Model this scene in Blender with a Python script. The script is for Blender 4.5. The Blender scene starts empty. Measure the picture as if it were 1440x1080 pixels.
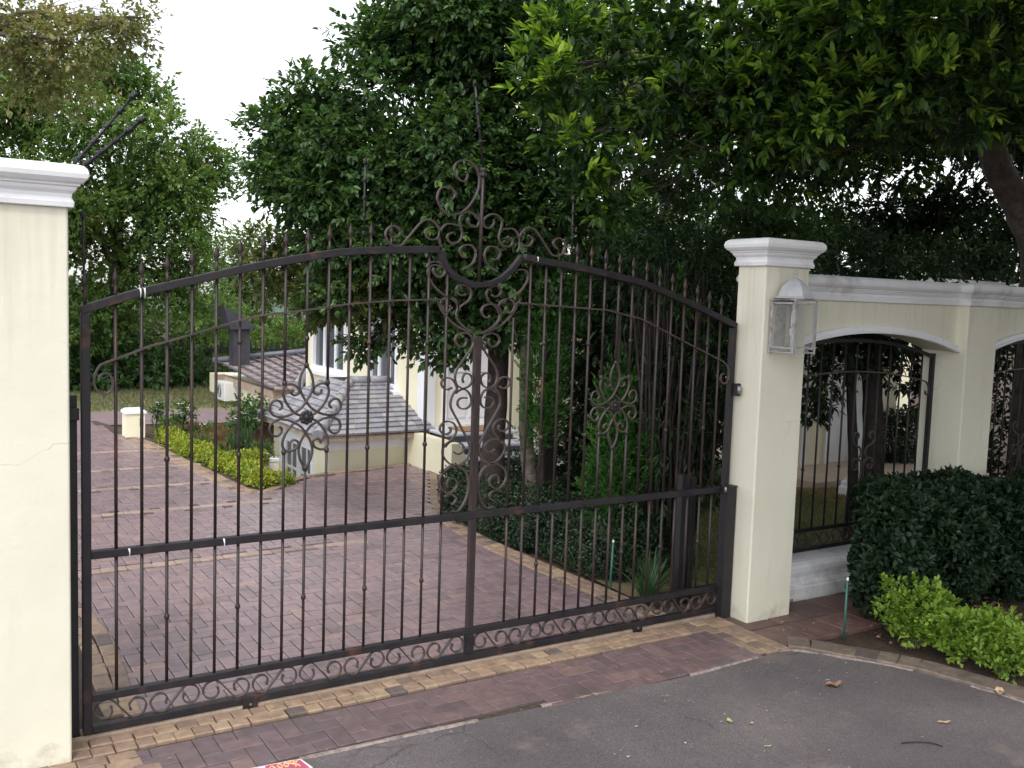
import bpy, math, random
import numpy as np
from mathutils import Vector, Matrix
PI = math.pi
rng = np.random.default_rng(7)
random.seed(7)
SC = bpy.context.scene
COL = SC.collection

# ------------------------------------------------------------------ helpers
ORG = {}

def org(o):
    return ORG.get(o.name, (0.0, 0.0, 0.0)) if o else (0.0, 0.0, 0.0)

def tag(o, label=None, cat=None, group=None, kind=None):
    if label: o['label'] = label
    if cat: o['category'] = cat
    if group: o['group'] = group
    if kind: o['kind'] = kind
    return o

def thing(name, label, cat, loc=(0, 0, 0), group=None):
    o = bpy.data.objects.new(name, None)
    o.empty_display_size = 0.1
    COL.objects.link(o)
    o.location = loc
    ORG[o.name] = tuple(loc)
    return tag(o, label, cat, group)

def link(name, me, parent=None, loc=None):
    o = bpy.data.objects.new(name, me)
    COL.objects.link(o)
    if parent:
        o.parent = parent
        ORG[o.name] = org(parent)
    else:
        ORG[o.name] = tuple(loc or (0, 0, 0))
        o.location = loc or (0, 0, 0)
    return o

class MB:
    def __init__(s):
        s.v = []; s.f = []; s.t = []; s.sm = []
    def add(s, verts, faces, tint=0.5, smooth=False):
        b = len(s.v)
        s.v.extend([tuple(map(float, p)) for p in verts])
        for f in faces:
            s.f.append([b + i for i in f]); s.t.append(tint); s.sm.append(smooth)
        return s
    def box(s, x0, x1, y0, y1, z0, z1, tint=0.5):
        v = [(x0, y0, z0), (x1, y0, z0), (x1, y1, z0), (x0, y1, z0), (x0, y0, z1), (x1, y0, z1), (x1, y1, z1), (x0, y1, z1)]
        return s.add(v, [(0, 3, 2, 1), (4, 5, 6, 7), (0, 1, 5, 4), (1, 2, 6, 5), (2, 3, 7, 6), (3, 0, 4, 7)], tint)
    def obox(s, c, a, b, h, z0, tint=0.5, ins=0.0):
        """box on the ground: centre c, half axes a,b (2D), bottom z0, height h, top inset"""
        c = np.array(c); a = np.array(a); b = np.array(b)
        la = np.linalg.norm(a); lb = np.linalg.norm(b)
        v = []
        for z, q in ((z0, 0), (z0 + h - ins, 0), (z0 + h, ins)):
            for sa, sb in ((-1, -1), (1, -1), (1, 1), (-1, 1)):
                p = c + a * sa * (1 - q / la) + b * sb * (1 - q / lb)
                v.append((p[0], p[1], z))
        f = [(8, 9, 10, 11)]
        for k in (0, 4):
            for i in range(4):
                j = (i + 1) % 4
                f.append((k + i, k + j, k + 4 + j, k + 4 + i))
        return s.add(v, f, tint)
    def rect(s, x0, x1, y0, y1, prof, top=True, bottom=False, tint=0.5):
        """loft of rectangles: prof = [(outset, z)...]"""
        v = []; f = []
        for o, z in prof:
            v += [(x0 - o, y0 - o, z), (x1 + o, y0 - o, z), (x1 + o, y1 + o, z), (x0 - o, y1 + o, z)]
        n = len(prof)
        for k in range(n - 1):
            for i in range(4):
                j = (i + 1) % 4
                f.append((4 * k + i, 4 * k + j, 4 * k + 4 + j, 4 * k + 4 + i))
        if top: f.append((4 * n - 4, 4 * n - 3, 4 * n - 2, 4 * n - 1))
        if bottom: f.append((3, 2, 1, 0))
        return s.add(v, f, tint)
    def tube(s, pts, r, n=8, cap=True, smooth=True, tint=0.5):
        P = [Vector(p) for p in pts]
        R = r if isinstance(r, (list, tuple)) else [r] * len(P)
        v = []; f = []
        up = None
        for i, p in enumerate(P):
            d = (P[min(i + 1, len(P) - 1)] - P[max(i - 1, 0)])
            if d.length < 1e-9: d = Vector((0, 0, 1))
            d.normalize()
            if up is None:
                up = Vector((0, 0, 1)) if abs(d.z) < .9 else Vector((1, 0, 0))
            a = d.cross(up)
            if a.length < 1e-6: a = d.cross(Vector((0.3, 1, 0.2)))
            a.normalize(); b = d.cross(a); b.normalize(); up = a.cross(d)
            for k in range(n):
                t = 2 * PI * k / n
                q = p + (a * math.cos(t) + b * math.sin(t)) * R[i]
                v.append(q)
        for i in range(len(P) - 1):
            for k in range(n):
                m = (k + 1) % n
                f.append((i * n + k, i * n + m, (i + 1) * n + m, (i + 1) * n + k))
        s.add(v, f, tint, smooth)
        if cap:
            b0 = len(s.v) - len(v)
            s.f.append([b0 + k for k in range(n)][::-1]); s.t.append(tint); s.sm.append(False)
            s.f.append([b0 + (len(P) - 1) * n + k for k in range(n)]); s.t.append(tint); s.sm.append(False)
        return s
    def lathe(s, c, prof, n=12, tint=0.5, smooth=True):
        v = []; f = []
        for r, z in prof:
            for k in range(n):
                t = 2 * PI * k / n
                v.append((c[0] + r * math.cos(t), c[1] + r * math.sin(t), c[2] + z))
        for i in range(len(prof) - 1):
            for k in range(n):
                m = (k + 1) % n
                f.append((i * n + k, i * n + m, (i + 1) * n + m, (i + 1) * n + k))
        f.append(tuple(range(n))[::-1]); f.append(tuple((len(prof) - 1) * n + k for k in range(n)))
        return s.add(v, f, tint, smooth)
    def ribbon(s, pts, y, t, d, tint=0.5):
        """flat bar bent edgewise in the XZ plane: thickness t in plane, depth d along Y"""
        n = len(pts); v = []; f = []
        for i in range(n):
            a = pts[max(i - 1, 0)]; b = pts[min(i + 1, n - 1)]
            dx, dz = b[0] - a[0], b[1] - a[1]; l = math.hypot(dx, dz) or 1
            nx, nz = -dz / l * t / 2, dx / l * t / 2
            x, z = pts[i]
            v += [(x + nx, y - d / 2, z + nz), (x + nx, y + d / 2, z + nz), (x - nx, y + d / 2, z - nz), (x - nx, y - d / 2, z - nz)]
        for i in range(n - 1):
            for k in range(4):
                m = (k + 1) % 4
                f.append((4 * i + k, 4 * i + m, 4 * i + 4 + m, 4 * i + 4 + k))
        f += [(3, 2, 1, 0), (4 * n - 4, 4 * n - 3, 4 * n - 2, 4 * n - 1)]
        return s.add(v, f, tint)
    def poly(s, pts, z, tint=0.5):
        return s.add([(x, y, z) for x, y in pts], [tuple(range(len(pts)))], tint)
    def prism_y(s, pts, y0, y1, tint=0.5):
        n = len(pts)
        v = [(x, y0, z) for x, z in pts] + [(x, y1, z) for x, z in pts]
        f = [tuple(range(n)), tuple(range(2 * n - 1, n - 1, -1))]
        for i in range(n):
            j = (i + 1) % n
            f.append((j, i, n + i, n + j))
        return s.add(v, f, tint)
    def build(s, name, mat, parent=None, bevel=0.0, seg=2, loc=None):
        o3 = org(parent) if parent else (loc or (0, 0, 0))
        me = bpy.data.meshes.new(name)
        me.from_pydata([(p[0] - o3[0], p[1] - o3[1], p[2] - o3[2]) for p in s.v], [], s.f)
        a = me.attributes.new('tint', 'FLOAT', 'FACE'); a.data.foreach_set('value', s.t)
        me.polygons.foreach_set('use_smooth', s.sm)
        me.materials.append(mat)
        me.update()
        o = link(name, me, parent, loc)
        if bevel:
            m = o.modifiers.new('Bevel', 'BEVEL'); m.width = bevel; m.segments = seg
            m.limit_method = 'ANGLE'; m.angle_limit = math.radians(40)
        return o

def smooth2(pts, k=6):
    """Catmull-Rom through 2D/3D points"""
    P = [np.array(p, float) for p in pts]; out = []
    for i in range(len(P) - 1):
        p0 = P[max(i - 1, 0)]; p1 = P[i]; p2 = P[i + 1]; p3 = P[min(i + 2, len(P) - 1)]
        for j in range(k):
            t = j / k
            out.append(0.5 * ((2 * p1) + (-p0 + p2) * t + (2 * p0 - 5 * p1 + 4 * p2 - p3) * t * t + (-p0 + 3 * p1 - 3 * p2 + p3) * t ** 3))
    out.append(P[-1])
    return out

def inpoly(p, poly):
    x, y = p; r = False; n = len(poly); j = n - 1
    for i in range(n):
        xi, yi = poly[i]; xj, yj = poly[j]
        if (yi > y) != (yj > y) and x < (xj - xi) * (y - yi) / (yj - yi) + xi: r = not r
        j = i
    return r

# ------------------------------------------------------------------ materials
def newmat(name):
    m = bpy.data.materials.new(name); m.use_nodes = True
    nt = m.node_tree; b = nt.nodes['Principled BSDF']
    return m, nt, b

def nd(nt, t, **kw):
    n = nt.nodes.new(t)
    for k, v in kw.items():
        if k in n.inputs.keys(): n.inputs[k].default_value = v
        else: setattr(n, k, v)
    return n

def ramp(nt, stops, interp='LINEAR'):
    r = nt.nodes.new('ShaderNodeValToRGB'); r.color_ramp.interpolation = interp
    e = r.color_ramp.elements
    e[0].position, e[0].color = stops[0][0], (*stops[0][1], 1)
    e[1].position, e[1].color = stops[1][0], (*stops[1][1], 1)
    for p, c in stops[2:]:
        q = e.new(p); q.color = (*c, 1)
    return r

def noisemat(name, c1, c2, scale=5, rough=0.7, bump=0.1, bscale=60, detail=6, spots=None, bdist=0.01, spec=0.4, r2=None):
    m, nt, b = newmat(name); L = nt.links.new
    tc = nd(nt, 'ShaderNodeTexCoord')
    n = nd(nt, 'ShaderNodeTexNoise', Scale=scale, Detail=detail, Roughness=0.6)
    L(tc.outputs['Object'], n.inputs['Vector'])
    r = ramp(nt, [(0.35, c1), (0.65, c2)]); L(n.outputs['Fac'], r.inputs['Fac'])
    col = r.outputs['Color']
    for sp in (spots or []):
        sc_, lo, hi, c3 = sp
        n3 = nd(nt, 'ShaderNodeTexNoise', Scale=sc_, Detail=8.0, Roughness=0.65); L(tc.outputs['Object'], n3.inputs['Vector'])
        r3 = ramp(nt, [(lo, (0, 0, 0)), (hi, (1, 1, 1))]); L(n3.outputs['Fac'], r3.inputs['Fac'])
        mx = nd(nt, 'ShaderNodeMix', data_type='RGBA'); L(r3.outputs['Color'], mx.inputs[0]); L(col, mx.inputs[6]); mx.inputs[7].default_value = (*c3, 1)
        col = mx.outputs[2]
    L(col, b.inputs['Base Color'])
    b.inputs['Roughness'].default_value = rough
    b.inputs['Specular IOR Level'].default_value = spec
    if r2 is not None:
        rr = nd(nt, 'ShaderNodeMapRange'); rr.inputs[3].default_value = rough; rr.inputs[4].default_value = r2
        L(n.outputs['Fac'], rr.inputs[0]); L(rr.outputs[0], b.inputs['Roughness'])
    n2 = nd(nt, 'ShaderNodeTexNoise', Scale=bscale, Detail=4.0); L(tc.outputs['Object'], n2.inputs['Vector'])
    bp = nd(nt, 'ShaderNodeBump', Strength=bump, Distance=bdist); L(n2.outputs['Fac'], bp.inputs['Height']); L(bp.outputs['Normal'], b.inputs['Normal'])
    return m

def tintmat(name, stops, rough=0.6, nscale=25, namt=0.25, bump=0.15, bscale=90, r2=None, dirt=None):
    """colour per piece from the face attribute 'tint', broken up by noise"""
    m, nt, b = newmat(name); L = nt.links.new
    at = nd(nt, 'ShaderNodeAttribute', attribute_name='tint')
    tc = nd(nt, 'ShaderNodeTexCoord')
    r = ramp(nt, stops); L(at.outputs['Fac'], r.inputs['Fac'])
    n = nd(nt, 'ShaderNodeTexNoise', Scale=nscale, Detail=6.0, Roughness=0.65); L(tc.outputs['Object'], n.inputs['Vector'])
    rr = ramp(nt, [(0.3, (1 - namt,) * 3), (0.7, (1 + namt * .6,) * 3)]); L(n.outputs['Fac'], rr.inputs['Fac'])
    mx = nd(nt, 'ShaderNodeMix', data_type='RGBA', blend_type='MULTIPLY'); mx.inputs[0].default_value = 1
    L(r.outputs['Color'], mx.inputs[6]); L(rr.outputs['Color'], mx.inputs[7])
    col = mx.outputs[2]
    if dirt:
        n3 = nd(nt, 'ShaderNodeTexNoise', Scale=dirt[0], Detail=7.0, Roughness=0.6); L(tc.outputs['Object'], n3.inputs['Vector'])
        r3 = ramp(nt, [(dirt[1], (0, 0, 0)), (dirt[2], (1, 1, 1))]); L(n3.outputs['Fac'], r3.inputs['Fac'])
        m3 = nd(nt, 'ShaderNodeMix', data_type='RGBA'); L(r3.outputs['Color'], m3.inputs[0]); L(col, m3.inputs[6]); m3.inputs[7].default_value = (*dirt[3], 1)
        col = m3.outputs[2]
    L(col, b.inputs['Base Color'])
    b.inputs['Roughness'].default_value = rough
    n2 = nd(nt, 'ShaderNodeTexNoise', Scale=bscale, Detail=3.0); L(tc.outputs['Object'], n2.inputs['Vector'])
    bp = nd(nt, 'ShaderNodeBump', Strength=bump, Distance=0.004); L(n2.outputs['Fac'], bp.inputs['Height']); L(bp.outputs['Normal'], b.inputs['Normal'])
    return m

def leafmat(name, stops, rough=0.42, trans=0.35, tcol=None, spec=0.4):
    m, nt, b = newmat(name); L = nt.links.new
    at = nd(nt, 'ShaderNodeAttribute', attribute_name='tint')
    r = ramp(nt, stops); L(at.outputs['Fac'], r.inputs['Fac'])
    L(r.outputs['Color'], b.inputs['Base Color'])
    b.inputs['Roughness'].default_value = rough
    b.inputs['Specular IOR Level'].default_value = spec
    t = nd(nt, 'ShaderNodeBsdfTranslucent')
    hs = nd(nt, 'ShaderNodeMix', data_type='RGBA', blend_type='MULTIPLY'); hs.inputs[0].default_value = 1
    L(r.outputs['Color'], hs.inputs[6]); hs.inputs[7].default_value = (*(tcol or (1.5, 1.6, .7)), 1)
    L(hs.outputs[2], t.inputs['Color'])
    mx = nd(nt, 'ShaderNodeMixShader'); mx.inputs[0].default_value = trans
    L(b.outputs[0], mx.inputs[1]); L(t.outputs[0], mx.inputs[2])
    L(mx.outputs[0], nt.nodes['Material Output'].inputs['Surface'])
    return m

def wallmat(name, base, dark):
    """painted plaster: soft mottling, drips of dirt and scuffs low down"""
    m, nt, b = newmat(name); L = nt.links.new
    tc = nd(nt, 'ShaderNodeTexCoord')
    n = nd(nt, 'ShaderNodeTexNoise', Scale=1.7, Detail=7.0, Roughness=0.6); L(tc.outputs['Object'], n.inputs['Vector'])
    r = ramp(nt, [(0.3, dark), (0.6, base)]); L(n.outputs['Fac'], r.inputs['Fac'])
    mp = nd(nt, 'ShaderNodeMapping'); mp.inputs['Scale'].default_value = (5, 5, 0.5); L(tc.outputs['Object'], mp.inputs['Vector'])
    n3 = nd(nt, 'ShaderNodeTexNoise', Scale=1.6, Detail=8.0, Roughness=0.7); L(mp.outputs['Vector'], n3.inputs['Vector'])
    r3 = ramp(nt, [(0.58, (0, 0, 0)), (0.82, (0.26, 0.26, 0.26))]); L(n3.outputs['Fac'], r3.inputs['Fac'])
    mx = nd(nt, 'ShaderNodeMix', data_type='RGBA'); L(r3.outputs['Color'], mx.inputs[0]); L(r.outputs['Color'], mx.inputs[6])
    mx.inputs[7].default_value = (base[0] * .62, base[1] * .6, base[2] * .58, 1)
    # splash dirt at the foot
    sx = nd(nt, 'ShaderNodeSeparateXYZ'); L(tc.outputs['Object'], sx.inputs[0])
    n4 = nd(nt, 'ShaderNodeTexNoise', Scale=6.0, Detail=8.0, Roughness=0.7); L(tc.outputs['Object'], n4.inputs['Vector'])
    mt = nd(nt, 'ShaderNodeMath', operation='MULTIPLY_ADD'); L(sx.outputs['Z'], mt.inputs[0]); mt.inputs[1].default_value = -1.1
    L(n4.outputs['Fac'], mt.inputs[2])
    r4 = ramp(nt, [(0.42, (0, 0, 0)), (0.75, (0.75, 0.75, 0.75))]); L(mt.outputs[0], r4.inputs['Fac'])
    m2 = nd(nt, 'ShaderNodeMix', data_type='RGBA'); L(r4.outputs['Color'], m2.inputs[0]); L(mx.outputs[2], m2.inputs[6]); m2.inputs[7].default_value = (.30, .25, .19, 1)
    mp2 = nd(nt, 'ShaderNodeMapping'); mp2.inputs['Scale'].default_value = (14, 14, .45); L(tc.outputs['Object'], mp2.inputs['Vector'])
    n6 = nd(nt, 'ShaderNodeTexNoise', Scale=1.5, Detail=6.0, Roughness=.6); L(mp2.outputs['Vector'], n6.inputs['Vector'])
    ms = nd(nt, 'ShaderNodeMath', operation='MULTIPLY_ADD'); L(sx.outputs['Z'], ms.inputs[0]); ms.inputs[1].default_value = .28; L(n6.outputs['Fac'], ms.inputs[2])
    mr = nd(nt, 'ShaderNodeMapRange'); L(ms.outputs[0], mr.inputs[0]); mr.inputs[1].default_value = 1.12; mr.inputs[2].default_value = 1.42; mr.inputs[4].default_value = .28
    m6 = nd(nt, 'ShaderNodeMix', data_type='RGBA'); L(mr.outputs[0], m6.inputs[0]); L(m2.outputs[2], m6.inputs[6]); m6.inputs[7].default_value = (.40, .36, .28, 1)
    nv = nd(nt, 'ShaderNodeTexVoronoi', Scale=1.3, feature='DISTANCE_TO_EDGE')
    nn = nd(nt, 'ShaderNodeTexNoise', Scale=5.0, Detail=5.0); L(tc.outputs['Object'], nn.inputs['Vector'])
    mv = nd(nt, 'ShaderNodeMix', data_type='RGBA'); mv.inputs[0].default_value = .12; L(tc.outputs['Object'], mv.inputs[6]); L(nn.outputs['Color'], mv.inputs[7]); L(mv.outputs[2], nv.inputs['Vector'])
    rvv = ramp(nt, [(0, (.45, .45, .45)), (.0022, (0, 0, 0))]); L(nv.outputs['Distance'], rvv.inputs['Fac'])
    rmk = ramp(nt, [(.52, (0, 0, 0)), (.62, (1, 1, 1))]); L(n.outputs['Fac'], rmk.inputs['Fac'])
    mm = nd(nt, 'ShaderNodeMath', operation='MULTIPLY'); L(rvv.outputs['Color'], mm.inputs[0]); L(rmk.outputs['Color'], mm.inputs[1])
    m7 = nd(nt, 'ShaderNodeMix', data_type='RGBA'); L(mm.outputs[0], m7.inputs[0]); L(m6.outputs[2], m7.inputs[6]); m7.inputs[7].default_value = (.30, .27, .22, 1)
    L(m7.outputs[2], b.inputs['Base Color'])
    b.inputs['Roughness'].default_value = 0.62
    n2 = nd(nt, 'ShaderNodeTexNoise', Scale=45.0, Detail=5.0); L(tc.outputs['Object'], n2.inputs['Vector'])
    n5 = nd(nt, 'ShaderNodeTexNoise', Scale=6.0, Detail=2.0); L(tc.outputs['Object'], n5.inputs['Vector'])
    ad = nd(nt, 'ShaderNodeMath', operation='MULTIPLY_ADD'); L(n5.outputs['Fac'], ad.inputs[0]); ad.inputs[1].default_value = 3.0; L(n2.outputs['Fac'], ad.inputs[2])
    bp = nd(nt, 'ShaderNodeBump', Strength=0.22, Distance=0.006); L(ad.outputs[0], bp.inputs['Height']); L(bp.outputs['Normal'], b.inputs['Normal'])
    return m

M = {}
M['cream'] = wallmat('cream_plaster', (.76, .735, .60), (.71, .68, .55))
M['white'] = noisemat('white_moulding', (.74, .74, .76), (.82, .82, .83), scale=3, rough=.6, bump=.12, bscale=40, spots=[(2.2, .56, .75, (.45, .43, .42)), (14, .62, .8, (.4, .38, .36))])
M['house_cream'] = noisemat('house_cream', (.82, .77, .56), (.86, .81, .62), scale=1, rough=.7, bump=.08)
M['house_white'] = noisemat('house_white', (.82, .82, .85), (.87, .87, .89), scale=2, rough=.5, bump=.03)
M['metal'] = noisemat('gate_paint', (.013, .012, .016), (.024, .020, .022), scale=9, rough=.38, bump=.15, bscale=120, bdist=.002, spots=[(7, .58, .72, (.085, .036, .024)), (38, .68, .76, (.12, .06, .045))], r2=.6)
M['bar'] = noisemat('bar_paint', (.026, .019, .020), (.042, .027, .026), scale=8, rough=.45, bump=.2, bscale=150, bdist=.002, spots=[(5, .55, .72, (.10, .042, .03)), (60, .67, .76, (.15, .09, .07))])
M['strap'] = noisemat('scroll_strap', (.040, .031, .031), (.08, .059, .055), scale=7, rough=.42, bump=.2, bscale=150, bdist=.002, spots=[(9, .56, .72, (.12, .06, .045)), (45, .66, .76, (.17, .12, .10))])
M['black'] = noisemat('black_paint', (.012, .012, .014), (.022, .02, .022), scale=6, rough=.5, bump=.2, spots=[(18, .68, .76, (.16, .14, .13))])
M['plastic'] = noisemat('insulator_plastic', (.01, .01, .012), (.02, .02, .02), rough=.35, bump=.02)
M['wire'] = noisemat('wire_metal', (.25, .25, .25), (.35, .35, .34), rough=.4, bump=0)
M['wire'].node_tree.nodes['Principled BSDF'].inputs['Metallic'].default_value = .8
M['paver'] = tintmat('clay_paver', [(0, (.19, .14, .152)), (.3, (.23, .166, .178)), (.6, (.262, .182, .19)), (.85, (.29, .193, .192)), (1, (.325, .22, .198))], rough=.38, nscale=14, namt=.28, bump=.25, bscale=120, dirt=(2.6, .55, .75, (.11, .085, .08)))
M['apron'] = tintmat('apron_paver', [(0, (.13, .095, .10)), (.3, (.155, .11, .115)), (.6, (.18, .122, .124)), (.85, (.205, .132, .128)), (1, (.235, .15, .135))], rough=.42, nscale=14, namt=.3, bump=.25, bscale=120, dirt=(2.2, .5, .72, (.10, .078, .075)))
M['sett'] = tintmat('tan_sett', [(0, (.12, .095, .092)), (.2, (.21, .15, .115)), (.5, (.285, .195, .14)), (.8, (.34, .235, .16)), (1, (.38, .275, .185))], rough=.65, nscale=18, namt=.3, bump=.4, bscale=70, dirt=(5, .55, .75, (.15, .11, .085)))
M['kerb'] = tintmat('kerb_sett', [(0, (.12, .095, .085)), (.5, (.185, .142, .115)), (1, (.25, .185, .135))], rough=.7, nscale=18, namt=.35, bump=.4, bscale=70, dirt=(4, .5, .7, (.10, .08, .07)))
M['band'] = tintmat('pale_band', [(0, (.24, .175, .16)), (1, (.40, .29, .235))], rough=.5, nscale=14, namt=.25, bump=.2)
M['flag'] = tintmat('brown_flag', [(0, (.12, .075, .066)), (1, (.19, .11, .095))], rough=.55, nscale=9, namt=.3, bump=.25, dirt=(2, .5, .7, (.085, .062, .055)))
M['joint'] = noisemat('joint_sand', (.045, .034, .028), (.085, .064, .05), scale=30, rough=.95, bump=.4)
M['mortar'] = noisemat('mortar', (.22, .175, .155), (.34, .28, .25), scale=20, rough=.9, bump=.6, bscale=60, spots=[(9, .5, .66, (.12, .10, .09))])
M['soil'] = noisemat('soil', (.045, .028, .020), (.085, .052, .036), scale=8, rough=.95, bump=.9, bscale=35, bdist=.03)
M['lawn'] = noisemat('lawn_ground', (.12, .14, .05), (.19, .16, .09), scale=2, rough=.95, bump=.8, bscale=50, spots=[(1.2, .5, .65, (.16, .11, .07))])
M['verge'] = noisemat('verge_ground', (.16, .16, .085), (.24, .22, .13), scale=.6, rough=.95, bump=.8, bscale=20)
M['lane'] = noisemat('lane_paving', (.19, .14, .15), (.25, .18, .19), scale=3, rough=.65, bump=.3)
M['roof'] = tintmat('roof_tile', [(0, (.20, .20, .23)), (.5, (.30, .295, .325)), (1, (.40, .38, .38))], rough=.6, nscale=9, namt=.25)
M['roofpink'] = tintmat('roof_tile_worn', [(0, (.26, .20, .19)), (.5, (.34, .26, .25)), (1, (.40, .31, .28))], rough=.5, nscale=9, namt=.25)
M['eave'] = noisemat('eave_timber', (.30, .22, .17), (.42, .33, .26), scale=9, rough=.8)
M['chimney'] = noisemat('chimney_steel', (.035, .035, .045), (.06, .06, .07), scale=6, rough=.5)
M['slate'] = noisemat('step_slate', (.10, .105, .13), (.15, .15, .18), scale=6, rough=.45)
M['tread'] = noisemat('step_tread', (.50, .50, .55), (.60, .60, .64), scale=6, rough=.55)
M['mat'] = noisemat('coir_mat', (.25, .15, .09), (.33, .21, .13), scale=60, rough=.95)
M['bark'] = noisemat('bark', (.075, .058, .046), (.15, .125, .105), scale=9, rough=.9, bump=.9, bscale=22, bdist=.03)
M['bark2'] = noisemat('bark_grey', (.13, .11, .10), (.23, .20, .18), scale=6, rough=.9, bump=.8, bscale=16, bdist=.03, spots=[(5, .55, .68, (.075, .06, .05))])
M['twig'] = noisemat('twig', (.12, .095, .075), (.20, .16, .13), scale=9, rough=.9, bump=.3)
M['darkstem'] = noisemat('dark_stem', (.018, .014, .012), (.042, .033, .028), scale=12, rough=.9, bump=.6)
M['terracotta'] = noisemat('terracotta', (.27, .13, .085), (.34, .18, .12), scale=5, rough=.7)
M['porch'] = noisemat('porch_tile', (.46, .36, .28), (.54, .43, .34), scale=3, rough=.5)
M['ac'] = noisemat('ac_white', (.60, .60, .57), (.70, .70, .66), rough=.5)
M['green_pipe'] = noisemat('green_pipe', (.035, .12, .095), (.05, .155, .12), scale=20, rough=.45, bump=.1, spots=[(40, .66, .74, (.3, .34, .3))])
M['lamp_white'] = noisemat('lamp_paint', (.34, .34, .345), (.46, .45, .45), scale=12, rough=.55, bump=.3, bscale=80, bdist=.003, spots=[(16, .50, .66, (.24, .20, .17)), (45, .57, .68, (.13, .085, .06))])
M['lamp_metal'] = noisemat('lamp_weathered', (.36, .36, .375), (.46, .46, .47), scale=5, rough=.5, bump=.2, bscale=60, bdist=.003, spots=[(11, .58, .78, (.2, .17, .15)), (60, .64, .72, (.13, .09, .07))])
M['flyer'] = noisemat('flyer_pink', (.42, .075, .14), (.52, .11, .19), scale=8, rough=.35, bump=0)
M['flyer_white'] = noisemat('flyer_white', (.75, .70, .72), (.8, .76, .78), rough=.35, bump=0)
M['flyer_yellow'] = noisemat('flyer_yellow', (.78, .50, .22), (.82, .56, .28), rough=.35, bump=0)
M['hill'] = noisemat('hill_green', (.06, .10, .06), (.10, .14, .09), scale=.05, rough=.95, bump=0)
M['drygrass'] = leafmat('dry_grass', [(0, (.20, .13, .06)), (.6, (.34, .24, .12)), (1, (.42, .32, .17))], trans=.25, tcol=(1, 1, .9))
M['deadleaf'] = noisemat('dead_leaf', (.20, .10, .06), (.36, .20, .12), scale=30, rough=.7, bump=.3)
M['paleleaf'] = noisemat('pale_leaf', (.42, .30, .18), (.55, .42, .27), scale=30, rough=.7, bump=.3)
M['greenleaf'] = noisemat('fallen_green_leaf', (.30, .36, .12), (.42, .45, .2), scale=30, rough=.6, bump=.2)
M['petal'] = noisemat('white_petal', (.78, .78, .76), (.85, .85, .83), rough=.5, bump=0)
M['red'] = noisemat('red_plastic', (.35, .02, .03), (.45, .04, .05), rough=.4, bump=0)
# asphalt: grey binder with pale and dark aggregate, worn patches and tar cracks
m, nt, b = newmat('asphalt'); L = nt.links.new
tc = nd(nt, 'ShaderNodeTexCoord')
na = nd(nt, 'ShaderNodeTexNoise', Scale=.9, Detail=8.0, Roughness=.65); L(tc.outputs['Object'], na.inputs['Vector'])
ra = ramp(nt, [(.3, (.090, .079, .084)), (.5, (.122, .106, .110)), (.72, (.17, .148, .147))]); L(na.outputs['Fac'], ra.inputs['Fac'])
vo = nd(nt, 'ShaderNodeTexVoronoi', Scale=170.0); L(tc.outputs['Object'], vo.inputs['Vector'])
rv = ramp(nt, [(.0, (.55, .55, .56)), (.5, (1.0, 1.0, 1.0)), (.86, (1.15, 1.13, 1.1)), (.97, (2.1, 2.05, 2.0))]); L(vo.outputs['Color'], rv.inputs['Fac'])
mx = nd(nt, 'ShaderNodeMix', data_type='RGBA', blend_type='MULTIPLY'); mx.inputs[0].default_value = 1
L(ra.outputs['Color'], mx.inputs[6]); L(rv.outputs['Color'], mx.inputs[7])
nb = nd(nt, 'ShaderNodeTexNoise', Scale=2.4, Detail=9.0, Roughness=.72); L(tc.outputs['Object'], nb.inputs['Vector'])
rb = ramp(nt, [(.575, (0, 0, 0)), (.72, (.75, .75, .75))]); L(nb.outputs['Fac'], rb.inputs['Fac'])
m2 = nd(nt, 'ShaderNodeMix', data_type='RGBA'); L(rb.outputs['Color'], m2.inputs[0]); L(mx.outputs[2], m2.inputs[6]); m2.inputs[7].default_value = (.21, .17, .15, 1)
nw = nd(nt, 'ShaderNodeTexNoise', Scale=3.5, Detail=6.0); L(tc.outputs['Object'], nw.inputs['Vector'])
wm = nd(nt, 'ShaderNodeMix', data_type='RGBA'); wm.inputs[0].default_value = .16; L(tc.outputs['Object'], wm.inputs[6]); L(nw.outputs['Color'], wm.inputs[7])
vc = nd(nt, 'ShaderNodeTexVoronoi', Scale=.75, feature='DISTANCE_TO_EDGE'); L(wm.outputs[2], vc.inputs['Vector'])
rc = ramp(nt, [(.0, (.7, .7, .7)), (.0035, (0, 0, 0))]); nk = nd(nt, 'ShaderNodeTexNoise', Scale=1.1, Detail=3.0); L(tc.outputs['Object'], nk.inputs['Vector']); rk = ramp(nt, [(.5, (0, 0, 0)), (.58, (1, 1, 1))]); L(nk.outputs['Fac'], rk.inputs['Fac'])
L(vc.outputs['Distance'], rc.inputs['Fac']); mk = nd(nt, 'ShaderNodeMath', operation='MULTIPLY'); L(rc.outputs['Color'], mk.inputs[0]); L(rk.outputs['Color'], mk.inputs[1])
m4 = nd(nt, 'ShaderNodeMix', data_type='RGBA'); L(mk.outputs[0], m4.inputs[0]); L(m2.outputs[2], m4.inputs[6]); m4.inputs[7].default_value = (.035, .03, .03, 1)
L(m4.outputs[2], b.inputs['Base Color']); b.inputs['Roughness'].default_value = .72
bp = nd(nt, 'ShaderNodeBump', Strength=.55, Distance=.004); L(vo.outputs['Distance'], bp.inputs['Height']); L(bp.outputs['Normal'], b.inputs['Normal'])
M['asphalt'] = m
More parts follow.
